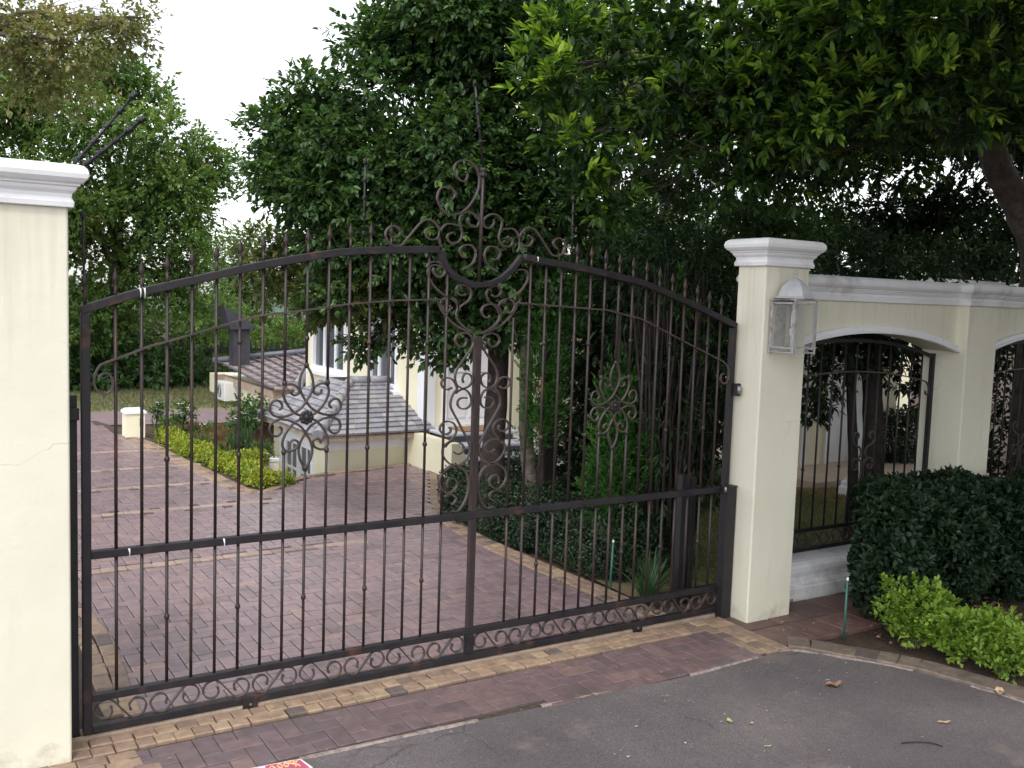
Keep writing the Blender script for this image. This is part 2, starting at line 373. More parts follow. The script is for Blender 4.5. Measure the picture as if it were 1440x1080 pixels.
# glass
m, nt, b = newmat('lamp_glass'); b.inputs['Base Color'].default_value = (.42, .43, .41, 1); b.inputs['Roughness'].default_value = .12; b.inputs['Specular IOR Level'].default_value = .25
b.inputs['Transmission Weight'].default_value = .0; b.inputs['Alpha'].default_value = .11
M['glass'] = m
m, nt, b = newmat('window_glass'); b.inputs['Base Color'].default_value = (.10, .115, .13, 1); b.inputs['Roughness'].default_value = .06
M['pane'] = m

def G3(*c): return c
M['leaf_near'] = leafmat('leaf_glossy', [(0, (.015, .036, .011)), (.40, (.028, .066, .015)), (.64, (.07, .145, .026)), (.84, (.15, .26, .035)), (1, (.30, .42, .06))], rough=.4, trans=.40)
M['leaf_mid'] = leafmat('leaf_mid', [(0, (.028, .062, .025)), (.5, (.052, .108, .036)), (.85, (.092, .17, .046)), (1, (.15, .23, .055))], rough=.4, trans=.33)
M['leaf_far'] = leafmat('leaf_far', [(0, (.06, .115, .035)), (.5, (.12, .21, .055)), (.82, (.19, .27, .07)), (.95, (.26, .27, .085)), (1, (.34, .22, .09))], rough=.5, trans=.35)
M['leaf_olive'] = leafmat('leaf_olive', [(0, (.13, .14, .065)), (.5, (.20, .21, .085)), (.80, (.26, .25, .10)), (1, (.42, .24, .12))], rough=.5, trans=.32)
M['leaf_yel'] = leafmat('leaf_yellowish', [(0, (.035, .06, .018)), (.5, (.075, .10, .025)), (.85, (.14, .155, .035)), (1, (.24, .22, .05))], rough=.45, trans=.36)
M['leaf_pale'] = leafmat('leaf_pale', [(0, (.08, .14, .05)), (.6, (.13, .20, .07)), (1, (.20, .25, .08))], rough=.5, trans=.4)
M['leaf_dark'] = leafmat('leaf_dark', [(0, (.012, .028, .012)), (.6, (.022, .048, .018)), (1, (.05, .085, .025))], rough=.45, trans=.25)
M['leaf_hedge'] = leafmat('leaf_hedge', [(0, (.010, .022, .012)), (.5, (.018, .040, .018)), (.85, (.032, .066, .026)), (1, (.06, .10, .033))], rough=.45, trans=.2, spec=.3)
M['leaf_lime'] = leafmat('leaf_lime', [(0, (.15, .26, .04)), (.5, (.25, .39, .06)), (1, (.39, .51, .085))], rough=.45, trans=.4, tcol=(1.2, 1.25, .7))
M['leaf_gold'] = leafmat('leaf_gold', [(0, (.16, .24, .03)), (.5, (.30, .36, .04)), (1, (.46, .44, .05))], rough=.5, trans=.35, tcol=(1.2, 1.2, .7))
M['leaf_thuja'] = leafmat('leaf_thuja', [(0, (.020, .062, .014)), (.5, (.038, .12, .02)), (1, (.085, .20, .03))], rough=.5, trans=.3)
M['leaf_strap'] = leafmat('leaf_strap', [(0, (.03, .07, .03)), (.6, (.055, .12, .045)), (1, (.10, .16, .07))], rough=.4, trans=.3)
M['vergeblade'] = leafmat('verge_blade', [(0, (.11, .13, .05)), (.6, (.17, .18, .08)), (1, (.27, .24, .14))], rough=.6, trans=.3)
M['grassblade'] = leafmat('grass_blade', [(0, (.10, .14, .04)), (.6, (.17, .22, .06)), (1, (.30, .25, .13))], rough=.5, trans=.3)

# ------------------------------------------------------------------ foliage
def unit(n):
    v = rng.normal(size=(n, 3)); return v / np.linalg.norm(v, axis=1, keepdims=True)
def norm(v):
    return v / np.maximum(np.linalg.norm(v, axis=1, keepdims=True), 1e-9)

def leaf_mesh(name, base, d, nrm, length, width, mat, parent=None, tint=None, kind=1, fold=.25, curl=.12, loc=None):
    """base, direction, normal: (N,3).  kind 0 = folded lozenge, 1 = fuller leaf of two folded halves"""
    N = len(base); d = norm(d)
    nrm = norm(nrm - (nrm * d).sum(1, keepdims=True) * d)
    s = np.cross(d, nrm)
    l = np.broadcast_to(np.asarray(length, float), (N,))[:, None]; w = np.broadcast_to(np.asarray(width, float), (N,))[:, None] * .5
    if kind == 0:
        k = 4
        P = np.stack([base, base + d * l * .5 + s * w + nrm * w * fold, base + d * l - nrm * l * curl, base + d * l * .5 - s * w + nrm * w * fold], 1)
        F = np.array([[0, 2, 1], [0, 3, 2]])
        nl = 3
    else:
        k = 6
        P = np.stack([base, base + d * l * .30 + s * w * .92 + nrm * w * fold, base + d * l * .66 + s * w * .78 + nrm * (w * fold - l * curl * .4),
                      base + d * l - nrm * l * curl, base + d * l * .66 - s * w * .78 + nrm * (w * fold - l * curl * .4), base + d * l * .30 - s * w * .92 + nrm * w * fold], 1)
        F = np.array([[0, 3, 2, 1], [0, 5, 4, 3]])
        nl = 4
    o3 = np.array(org(parent) if parent else (loc or (0, 0, 0)))
    V = (P.reshape(-1, 3) - o3).astype(np.float32)
    idx = (np.arange(N)[:, None, None] * k + F[None]).reshape(-1).astype(np.int32)
    nf = N * len(F)
    me = bpy.data.meshes.new(name)
    me.vertices.add(len(V)); me.vertices.foreach_set('co', V.ravel())
    me.loops.add(len(idx)); me.loops.foreach_set('vertex_index', idx)
    me.polygons.add(nf); me.polygons.foreach_set('loop_start', np.arange(0, nf * nl, nl, dtype=np.int32))
    if tint is None: tint = rng.random(N)
    a = me.attributes.new('tint', 'FLOAT', 'FACE')
    a.data.foreach_set('value', np.repeat(np.clip(tint, 0, 1), len(F)).astype(np.float32))
    me.materials.append(mat)
    me.update(calc_edges=True)
    return link(name, me, parent, loc)

def crown_clusters(blobs, n, shell=.55, squash=1.0):
    """cluster points through the volume of several uneven lobes -> positions, outward directions"""
    B = np.array([b[:5] for b in blobs], float)
    w = B[:, 3] * B[:, 4]; k = rng.choice(len(B), n, p=w / w.sum())
    u = unit(n)
    rad = shell + (1 - shell) * rng.random(n) ** .7
    inner = rng.random(n) < .28
    rad = np.where(inner, rng.random(n) ** .5 * shell, rad)
    # lumpy outline
    ph = B[k, 0] * 7 + B[k, 2] * 13
    lump = 1 + .16 * np.sin(u[:, 0] * 5 + ph) * np.sin(u[:, 2] * 6 + ph * 1.7) + .12 * np.sin(u[:, 1] * 9 + ph * .6)
    R = np.stack([B[k, 3], B[k, 3] * squash, B[k, 4]], 1)
    p = B[k, :3] + u * R * (rad * lump)[:, None]
    return p, u, k

def crown(name, blobs, n, m, length, width, mat, parent, spread=1.0, droop=.15, twig=.16, shell=.5, kind=1, bright=None, jitter=.25, upw=1.0, tbias=0.0):
    p, u, k = crown_clusters(blobs, n, shell)
    tw = norm(u * .9 + unit(n) * .7 + np.array([0, 0, .25 - droop]))
    base = np.repeat(p, m, 0); T = np.repeat(tw, m, 0)
    N = len(base)
    r = unit(N); r = norm(r - (r * T).sum(1, keepdims=True) * T)
    a = rng.random(N)[:, None]
    d = norm(T * (.35 + .9 * a) + r * spread * (1.25 - a) + np.array([0, 0, -droop]))
    base = base + T * (a * twig) + unit(N) * .01
    nrm = np.array([0, 0, upw]) + .55 * unit(N) + .35 * T
    ln = length * (.6 + .65 * rng.random(N)); wd = width * (.65 + .6 * rng.random(N))
    ct = np.repeat(rng.random(n), m)
    tint = .42 * ct + .5 * rng.random(N) + tbias
    # new growth at the twig ends is paler
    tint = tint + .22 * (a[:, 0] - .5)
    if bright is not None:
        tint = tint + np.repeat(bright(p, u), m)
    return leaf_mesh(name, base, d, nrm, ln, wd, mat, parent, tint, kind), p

def lobes(blobs, k=5, f=.52, out=.62):
    """break every lobe of a crown into smaller uneven boughs, so that it shows ledges and hollows"""
    o = []
    for b in blobs:
        for i in range(k):
            u = rng.normal(size=3); u /= np.linalg.norm(u); q = f * rng.uniform(.75, 1.25)
            o.append((b[0] + u[0] * b[3] * out, b[1] + u[1] * b[3] * out, b[2] + u[2] * b[4] * out, b[3] * q, b[4] * q * .8))
    return o

def limbs(mb, start, blobs, r0, pts=None, ntw=40, n=7, rtw=.006):
    """limbs from the trunk top to every lobe, and fine twigs to some of the leaf clusters"""
    s = np.array(start, float)
    for b in blobs:
        c = np.array(b[:3], float); L_ = np.linalg.norm(c - s)
        if L_ < .05: continue
        mid = s * .55 + c * .45 + np.array([0, 0, .10 * L_]) + rng.normal(size=3) * .06 * L_
        q = smooth2([s, s * .75 + mid * .25 + rng.normal(size=3) * .02 * L_, mid, c], 4)
        rr = [r0 * (1 - .85 * i / (len(q) - 1)) for i in range(len(q))]
        mb.tube(q, rr, n, cap=False)
        if pts is not None:
            dd = np.linalg.norm(pts - c, axis=1); near = np.argsort(dd + rng.random(len(pts)) * b[3])[:ntw]
            for i in near:
                e = pts[i]; st = q[rng.integers(len(q) // 2, len(q))]
                mm = (st + e) / 2 + rng.normal(size=3) * .07 * np.linalg.norm(e - st)
                mb.tube([st, mm, e], [rtw * 1.6, rtw, rtw * .4], 4, cap=False)

def trunk_tube(mb, pts, radii, n=12):
    q = smooth2(pts, 6); t = np.linspace(0, len(radii) - 1, len(q))
    rr = [float(np.interp(x, range(len(radii)), radii)) * (1 + .05 * math.sin(i * 2.3)) for i, x in enumerate(t)]
    mb.tube(q, rr, n, cap=True)

def hedge_leaves(name, boxes, n, length, width, mat, parent, out=.05, kind=0, tb=0.0, up=.6):
    """leaves over and just inside a clipped, slightly bulging hedge body given as boxes (x0,x1,y0,y1,z0,z1)"""
    P = []; Nn = []
    A = [2 * ((b[1] - b[0]) * (b[5] - b[4]) + (b[3] - b[2]) * (b[5] - b[4])) + (b[1] - b[0]) * (b[3] - b[2]) for b in boxes]
    for b, a in zip(boxes, A):
        q = int(n * a / sum(A)); u = rng.random((q, 3)) * 2 - 1
        # superellipsoid surface sample
        u = u / np.maximum((np.abs(u) ** 4.5).sum(1, keepdims=True) ** (1 / 4.5), 1e-6)
        c = np.array([(b[0] + b[1]) / 2, (b[2] + b[3]) / 2, (b[4] + b[5]) / 2]); h = np.array([(b[1] - b[0]) / 2, (b[3] - b[2]) / 2, (b[5] - b[4]) / 2])
        nn = norm(np.sign(u) * np.abs(u) ** 3.5 / h)
        p = c + u * h
        lump = .5 * np.sin(p[:, 0] * 7 + 1) * np.sin(p[:, 1] * 8 + 2) + .5 * np.sin(p[:, 2] * 9 + p[:, 0] * 5) + .5 * np.sin(p[:, 0] * 17 + p[:, 1] * 19 + p[:, 2] * 13)
        depth = rng.random(q) ** 2.0 * .16 - .025 * rng.random(q)
        p = p + nn * (out * lump - depth)[:, None]
        P.append(p); Nn.append(nn)
    P = np.concatenate(P); Nn = np.concatenate(Nn); N = len(P)
    d = norm(Nn * .55 + unit(N) * .9 + np.array([0, 0, .25]))
    nrm = Nn * .8 + np.array([0, 0, up]) + unit(N) * .5
    ph = np.sin(P[:, 0] * 6.1) * np.sin(P[:, 1] * 5.3 + P[:, 2] * 7) * .12
    return leaf_mesh(name, P, d, nrm, length * (.6 + .7 * rng.random(N)), width * (.7 + .5 * rng.random(N)), mat, parent, rng.random(N) * .85 + ph + tb, kind)

exec_order = []
# ------------------------------------------------------------------ GROUND
def gz(x, y):
    z = -0.03
    if (3.86 < x < 6.2 and 11.55 < y < 13.1) or (4.35 < x < 6.2 and 13.1 <= y < 16.9): z = -1.7            # sunken court west of the house
    if y > 24: z -= min((y - 24) * .05, 1.6)
    return z
xs = list(np.arange(-4, 18.01, .25)); ys = list(np.arange(-4, 30.01, .25))
xs = [-300, -120, -50, -20, -9] + xs + [24, 40, 80, 160, 300]; ys = [-60, -25, -10] + ys + [36, 45, 60, 90, 140, 220, 330]
mb = MB()
V = [(x, y, gz(x, y)) for y in ys for x in xs]; nx = len(xs)
F = [(j * nx + i, j * nx + i + 1, (j + 1) * nx + i + 1, (j + 1) * nx + i) for j in range(len(ys) - 1) for i in range(nx - 1)]
mb.add(V, F); tag(mb.build('ground', M['soil']), kind='structure')

# street asphalt with its curved edge
mb = MB()
edge = [(-6, 4.46), (1.6, 4.40), (2.4, 4.375), (3.01, 4.36), (3.47, 4.34), (4.03, 4.31), (4.62, 4.33), (4.97, 4.34), (5.12, 4.22), (5.25, 4.03), (5.41, 3.79), (5.54, 3.43), (5.62, 3.06), (5.66, 2.4), (5.6, 1.5), (5.5, 0), (5.5, -6), (-6, -6)]
mb.poly(edge, 0.0); tag(mb.build('street', M['asphalt']), kind='structure')

# mortar lip between asphalt and paving
mb = MB(); pts = smooth2([(x, y) for x, y in edge[1:15]], 10)
for i, p in enumerate(pts[:-1]):
    if math.sin(i * .31) + math.sin(i * .083 + 2) * .8 < -.55: continue
    q = pts[i + 1]; t = (q - p) / (np.linalg.norm(q - p) + 1e-9); nrm = np.array([-t[1], t[0]])
    w = .012 + .010 * abs(math.sin(i * 1.7) * math.sin(i * .37 + 1)) + .006 * random.random()
    h = .006 + .005 * random.random()
    mb.add([(p[0] - nrm[0] * w, p[1] - nrm[1] * w, -.005), (q[0] - nrm[0] * w, q[1] - nrm[1] * w, -.005), (q[0], q[1], h), (p[0], p[1], h), (q[0] + nrm[0] * .02, q[1] + nrm[1] * .02, h * .6), (p[0] + nrm[0] * .02, p[1] + nrm[1] * .02, h * .6)], [(0, 1, 2, 3), (3, 2, 4, 5)])
tag(mb.build('street_edge', M['mortar']), kind='structure')

def herring(mb, poly, z, L_=.2, W=.1, ang=0.0, ox=0, oy=0, gap=.003, skip=None):
    xs_ = [p[0] for p in poly]; ys_ = [p[1] for p in poly]
    i0, i1 = int((min(xs_) - ox) / W) - 3, int((max(xs_) - ox) / W) + 3
    j0, j1 = int((min(ys_) - oy) / W) - 3, int((max(ys_) - oy) / W) + 3
    for i in range(i0, i1):
        for j in range(j0, j1):
            k = (i - j) % 4
            if k == 0: c = (ox + (i + 1) * W, oy + (j + .5) * W); a, b_ = (W - gap, 0), (0, W / 2 - gap)
            elif k == 3: c = (ox + (i + .5) * W, oy + (j + 1) * W); a, b_ = (0, W - gap), (-(W / 2 - gap), 0)
            else: continue
            c0 = (ox + (i + .5) * W, oy + (j + .5) * W)
            c1 = (c0[0] + W, c0[1]) if k == 0 else (c0[0], c0[1] + W)
            in0, in1 = inpoly(c0, poly), inpoly(c1, poly)
            if not (in0 or in1): continue
            if in0 != in1: c = c0 if in0 else c1; a, b_ = (W / 2 - gap, 0), (0, W / 2 - gap)
            if skip and skip(c): continue
            t = random.gauss(.47, .20)
            t += .14 * math.sin(c[0] * 1.3 + c[1] * .7) 
            dz = random.gauss(0, .0012)
            mb.obox(c, a, b_, .03, z - .03 + dz, min(max(t, 0), 1), .0035)

def setts(mb, path, rows, w=.1, l=.1, z=.012, ins=.006, gap=.005, jit=.006, side=1, run=False):
    """rows of small setts along a path; rows step to the left of it (side=1)"""
    P = smooth2(path, 8)
    seg = [0]
    for i in range(1, len(P)): seg.append(seg[-1] + np.linalg.norm(P[i] - P[i - 1]))
    tot = seg[-1]
    for r in range(rows):
        s = random.random() * l * .5
        while s < tot:
            ll = l * random.uniform(.88, 1.14)
            x = np.interp(s + ll / 2, seg, [p[0] for p in P]); y = np.interp(s + ll / 2, seg, [p[1] for p in P])
            x2 = np.interp(min(s + ll, tot), seg, [p[0] for p in P]); y2 = np.interp(min(s + ll, tot), seg, [p[1] for p in P])
            x1 = np.interp(s, seg, [p[0] for p in P]); y1 = np.interp(s, seg, [p[1] for p in P])
            t = np.array([x2 - x1, y2 - y1]); 
            if np.linalg.norm(t) < 1e-6: break
            t /= np.linalg.norm(t); nn = np.array([-t[1], t[0]]) * side
            an = random.gauss(0, .025); t = np.array([t[0] * math.cos(an) - t[1] * math.sin(an), t[0] * math.sin(an) + t[1] * math.cos(an)]); n2 = np.array([-t[1], t[0]])
            c = np.array([x, y]) + nn * (w * (r + .5)) + rng.normal(size=2) * jit * .4
            tt = random.gauss(.58, .2)
            if random.random() < .06: tt = .05
            mb.obox(c, t * (ll / 2 - gap / 2), n2 * (w * random.uniform(.95, 1.0) / 2 - gap / 2), .04, z - .04 + random.gauss(0, .0015), min(max(tt, 0), 1), ins)
            s += ll

# clay paver driveway
mb = MB()
main = [(1.04, 5.27), (4.56, 5.27), (4.52, 6.0), (4.5, 8.05), (4.9, 9.4), (5.5, 10.6), (6.02, 11.72), (5.59, 11.66), (4.91, 11.52), (4.28, 11.38), (3.92, 11.1), (3.60, 10.75), (3.30, 10.95), (3.18, 12.24), (3.08, 13.31), (2.98, 14.91), (2.78, 15.6), (2.60, 17.6), (-.6, 17.6), (-.6, 9.0), (1.04, 7.2)]
bands = (8.20, 10.25, 11.56, 12.8, 14.2)
def onband(c): return c[0] < 3.4 and any(abs(c[1] - b_) < .075 for b_ in bands)
herring(mb, main, .006, skip=onband)
tag(mb.build('driveway', M['paver']), kind='structure')
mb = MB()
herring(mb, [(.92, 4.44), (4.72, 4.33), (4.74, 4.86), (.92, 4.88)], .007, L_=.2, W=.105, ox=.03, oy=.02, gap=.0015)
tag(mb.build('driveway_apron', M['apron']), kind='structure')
mb = MB()
mb.poly([(-.7, 4.42), (5.2, 4.30), (5.2, 5.35), (4.75, 5.4), (4.75, 8.2), (6.05, 11.75), (4.3, 11.55), (3.86, 11.3), (3.5, 10.95), (3.1, 15.6), (2.7, 17.7), (-.8, 17.7)], -.008)
tag(mb.build('driveway_bedding', M['joint']), kind='structure')
# tan borders and bands
mb = MB()
setts(mb, [(.30, 4.88), (2.4, 4.885), (5.0, 4.86)], 2, w=.098, z=.012)
setts(mb, [(.70, 5.125), (5.12, 5.125)], 1, w=.115, z=.010)
setts(mb, [(.84, 5.25), (.84, 7.3), (.2, 8.8)], 2, w=.10, l=.19, z=.012, side=-1)
setts(mb, [(.30, 4.40), (.92, 4.40)], 5, w=.095, l=.15, z=.010)
setts(mb, [(4.73, 4.35), (4.75, 4.86)], 3, w=.10, z=.012, side=-1)
setts(mb, [(4.54, 5.25), (4.52, 6.0), (4.5, 8.05), (4.9, 9.4), (5.5, 10.6), (6.0, 11.7)], 2, w=.105, l=.11, z=.014, side=-1)
setts(mb, [(6.05, 11.78), (5.59, 11.70), (4.91, 11.56), (4.28, 11.42), (3.9, 11.13), (3.58, 10.78)], 1, w=.12, l=.2, z=.014, side=-1)
setts(mb, [(3.55, 10.8), (3.34, 10.95), (3.24, 12.24), (3.14, 13.31), (3.05, 14.91), (2.84, 15.6)], 2, w=.11, l=.12, z=.014)
tag(mb.build('driveway_border', M['sett']), kind='structure')
mb = MB()
for b_ in bands: setts(mb, [(-.6, b_ - .06), (3.12 if b_ > 10.5 else 3.5, b_ - .06)], 1, w=.11, l=.2, z=.010, jit=.003)
tag(mb.build('driveway_band', M['band']), kind='structure')
# kerb of setts round the planting bed
mb = MB()
setts(mb, [(4.99, 4.39), (5.12, 4.27), (5.25, 4.07), (5.42, 3.80), (5.55, 3.44), (5.63, 3.06), (5.67, 2.4), (5.61, 1.5), (5.5, 0)], 1, w=.19, l=.13, z=.020, ins=.007, jit=.005, gap=-.012)
tag(mb.build('kerb', M['kerb']), kind='structure')
# brown flags at the foot of the right pillar
mb = MB()
for i in range(5):
    for j in range(2):
        mb.obox((5.20 + i * .33, 4.56 + j * .34), (.158, 0), (0, .163), .03, -.028 + random.gauss(0, .001), random.random(), .005)
tag(mb.build('footpath', M['flag']), kind='structure')
# steel rail of the sliding gate
mb = MB(); mb.box(.3, 5.9, 5.088, 5.122, -.02, .016); mb.tube([(.3, 5.105, .016), (5.9, 5.105, .016)], .009, 8)
tag(mb.build('gate_track', M['eave']), kind='structure')
mb = MB()
mb.poly([(-1, 17.7), (9, 16.2), (12, 16.2), (12, 18.4), (3, 18.9), (-3, 19.2), (-3, 17.8)], -.012); tag(mb.build('lane', M['lane']), kind='structure')
mb = MB(); mb.poly([(-4, 19.2), (3, 18.9), (12, 18.4), (14, 23.6), (-4, 23.6)], -.014); tag(mb.build('verge', M['verge']), kind='structure')
mb = MB(); mb.poly([(4.8, 5.75), (14, 5.75), (14, 8.0), (9.7, 8.4), (8.5, 9.6), (6.3, 11.0), (4.9, 7.9)], -.010); tag(mb.build('lawn', M['lawn']), kind='structure')
mb = MB(); mb.poly([(9.4, 7.55), (13.5, 7.0), (13.5, 8.2), (9.7, 8.55)], -.004); tag(mb.build('porch_path', M['terracotta']), kind='structure')
mb = MB(); mb.box(9.78, 13.4, 8.2, 10.2, -.05, .10); tag(mb.build('porch_floor', M['porch'], bevel=.01), kind='structure')
# distant land
mb = MB()
for k, (cx, cy, rx, ry, hz) in enumerate([(60, 190, 70, 50, 3.5), (130, 230, 90, 60, 9), (10, 240, 90, 50, 6)]):
    n = 24; v = [(cx, cy, hz - 2)]; f = []
    for r_ in (0.35, .7, 1.0):
        for i in range(n):
            a = 2 * PI * i / n; v.append((cx + rx * r_ * math.cos(a), cy + ry * r_ * math.sin(a), -2 + hz * (math.cos(r_ * PI) * .5 + .5) * (1 + .1 * math.sin(a * 5 + k))))
    for i in range(n):
        j = (i + 1) % n; f.append((0, 1 + i, 1 + j))
        for q in (0, 1): f.append((1 + q * n + i, 1 + (q + 1) * n + i, 1 + (q + 1) * n + j, 1 + q * n + j))
    mb.add(v, f, smooth=True)
tag(mb.build('hills', M['hill']), kind='structure')

# ------------------------------------------------------------------ PILLARS
CAPP = [(0, 0), (.022, 0), (.024, .024), (.014, .045), (.016, .062), (.030, .078), (.034, .088), (.034, .094), (.046, .098), (.046, .106), (.060, .114), (.076, .132), (.080, .152), (.074, .174), (.060, .188), (.040, .194), (.0, .199)]
def pillar(x0, x1, y0, y1, h, label):
    t = thing('gate_pillar', label, 'pillar', (x0, y0, 0))
    mb = MB(); mb.box(x0, x1, y0, y1, -.05, h + .02); mb.build('shaft', M['cream'], t, bevel=.012, seg=3)
    mb = MB(); mb.rect(x0, x1, y0, y1, [(o, h + z) for o, z in CAPP], bottom=True); mb.build('cap', M['white'], t, bevel=.004)
    return t
pillar(-.02, .632, 4.885, 5.5, 2.655, 'cream plastered pillar with white moulded cap left of the gate, cut by the photo edge')
pillar(5.155, 5.605, 4.862, 5.135, 2.60, 'cream plastered pillar with white moulded cap right of the gate, carrying a lantern')

# ------------------------------------------------------------------ SLIDING GATE
GY = 5.11; GC = 2.955; XL, XR = .711, 5.13
gate = thing('sliding_gate', 'arched wrought iron driveway gate in rusty brown paint with scrolls and spear tips', 'gate', (GC, GY, 0.0))
top_L = [(.711, 2.20), (.981, 2.295), (1.251, 2.368), (1.578, 2.455), (1.858, 2.517), (2.098, 2.560), (2.409, 2.587), (2.672, 2.604)]
top_R = [(3.275, 2.591), (3.38, 2.574), (3.57, 2.557), (3.76, 2.535), (4.0, 2.50), (4.258, 2.458), (4.65, 2.344), (4.9, 2.262), (5.13, 2.185)]
U = [(2.690, 2.598), (2.705, 2.535), (2.745, 2.477), (2.814, 2.436), (2.895, 2.407), (2.955, 2.402), (3.038, 2.415), (3.120, 2.454), (3.192, 2.515), (3.255, 2.592)]
def topz(x):
    pts = top_L + top_R if not (2.69 < x < 3.255) else U
    return float(np.interp(x, [p[0] for p in pts], [p[1] for p in pts]))
arc2 = [(.825, 1.850), (.812, 1.805), (.788, 1.80)]
# frame: stiles, arched rail with its dip, middle and bottom rails
mb = MB()
mb.box(XL, XL + .042, GY - .022, GY + .022, .03, 2.165); mb.box(XR - .042, XR, GY - .022, GY + .022, .03, 2.15)
for seq in (top_L, top_R):
    q = smooth2([(x, z - .021) for x, z in seq], 5); mb.ribbon(q, GY, .042, .048)
mb.ribbon(smooth2([(x, z - .018) for x, z in U], 5), GY, .034, .040)
mb.box(XL + .042, XR - .042, GY - .021, GY + .021, .936, .978)
mb.box(XL + .042, XR - .042, GY - .021, GY + .021, .196, .236)
mb.box(XL + .042, XR - .042, GY - .021, GY + .021, .030, .072)
mb.box(GC - .026, GC + .026, GY - .024, GY + .024, .0725, .1955)
mb.build('frame', M['metal'], gate, bevel=.004)
mb = MB(); mb.box(GC - .021, GC + .021, GY - .020, GY + .020, .2365, .9355); mb.box(GC - .021, GC + .021, GY - .020, GY + .020, .9785, 2.072); mb.build('centre_post', M['bar'], gate, bevel=.004)
# bars
barsL = [.872 + k * .1242 for k in range(16)]; barsR = [3.21 + k * .118 for k in range(16)]
ROSL, ROSR, ROSZ = barsL[8], barsR[7], 1.612
def second_arc_z(x):
    P_ = [(.711, 1.80), (.873, 1.936), (1.0, 1.998), (1.125, 2.032), (1.355, 2.103), (1.58, 2.17), (1.862, 2.208), (2.105, 2.248), (2.417, 2.278), (2.72, 2.290), (3.2, 2.285), (3.635, 2.266), (3.925, 2.254), (4.23, 2.20), (4.63, 2.045), (5.02, 1.90), (5.12, 1.86)]
    return float(np.interp(x, [p[0] for p in P_], [p[1] for p in P_]))
SPEAR = [(.004, 0), (.009, .006), (.006, .014), (.010, .024), (.0175, .036), (.015, .05), (.009, .07), (.001, .095)]
def spear(x, z, parent):
    mb = MB(); v = []; n = 8
    for r, dz in SPEAR:
        for k in range(n):
            t = 2 * PI * k / n; v.append((x + r * math.cos(t), GY + r * .55 * math.sin(t), z + dz))
    f = [(i * n + k, i * n + (k + 1) % n, (i + 1) * n + (k + 1) % n, (i + 1) * n + k) for i in range(len(SPEAR) - 1) for k in range(n)]
    mb.add(v, f, smooth=True); mb.build('spear_tip', M['bar'], parent)
def seg_bar(mb, x, z0, z1, r=.0085):
    if z1 - z0 > .01: mb.tube([(x, GY, z0), (x, GY, z1)], r, 8, cap=True)
def knot(mb, x, z, r=.0155):
    mb.lathe((x, GY, z), [(.008, -.016), (r * .8, -.010), (r, 0), (r * .8, .010), (.008, .016)], 8)
for side, bars in ((0, barsL), (1, barsR)):
    for k, x in enumerate(bars):
        zt = topz(x) - .03; mb = MB()
        ros = ROSL if side == 0 else ROSR; dxr = x - ros; dxa = abs(dxr)
        inner = (side == 0 and k >= 14) or (side == 1 and k < 2)
        seg_bar(mb, x, .23, .94)
        if dxa < .01: cuts = (ROSZ - .285, ROSZ + .285)
        elif dxa < .14: cuts = (ROSZ - .187, ROSZ + .187)
        else: cuts = None
        zt2 = zt
        if side == 1 and k == 0: zt2 = 2.17
        if cuts:
            seg_bar(mb, x, .93, cuts[0]); knot(mb, x, cuts[0] - .004)
            if k % 3 == 2: knot(mb, x, .585)
            mb.build('bar', M['bar'], gate); mb = MB()
            seg_bar(mb, x, cuts[1], zt2 + .02); knot(mb, x, cuts[1] + .004)
        else:
            seg_bar(mb, x, .93, zt2 + .02)
            if k % 3 == 2:
                knot(mb, x, 1.42)
        if k % 3 == 2:
            knot(mb, x, 2.03 if cuts is None else 2.05)
            if not cuts: knot(mb, x, .585)
        sp = (side == 0 and k <= 12) or (side == 1 and k >= 4)
        if sp:
            mb.tube([(x, GY, topz(x) - .02), (x, GY, topz(x) + .05)], .008, 8)
        o = mb.build('bar', M['bar'], gate)
        if sp: spear(x, topz(x) + .045, o)
for x in (XL + .021,):
    mb = MB(); mb.tube([(x, GY, 2.19), (x, GY, 2.29)], .008, 8); o = mb.build('stile_finial', M['bar'], gate); spear(x, 2.28, o)
# thin second arch behind the bars, curling at both ends
mb = MB()
xsA = np.linspace(.873, 2.715, 26)
left = [(.790, 1.838), (.806, 1.866), (.835, 1.870), (.853, 1.84), (.85, 1.79), (.822, 1.766), (.785, 1.785), (.768, 1.835), (.79, 1.90), (.825, 1.925)]
mb.ribbon(smooth2(left + [(x, second_arc_z(x)) for x in xsA[1:]], 4), GY - .018, .010, .014); mb.build('arch_strip', M['strap'], gate)
mb = MB(); xsB = np.linspace(3.215, 4.99, 26)
right = [(5.02, 1.895), (5.06, 1.855), (5.075, 1.80), (5.055, 1.755), (5.015, 1.745), (4.99, 1.775), (5.0, 1.81), (5.025, 1.815)]
mb.ribbon(smooth2([(x, second_arc_z(x)) for x in xsB] + right, 4), GY - .018, .010, .014); mb.build('arch_strip', M['strap'], gate)
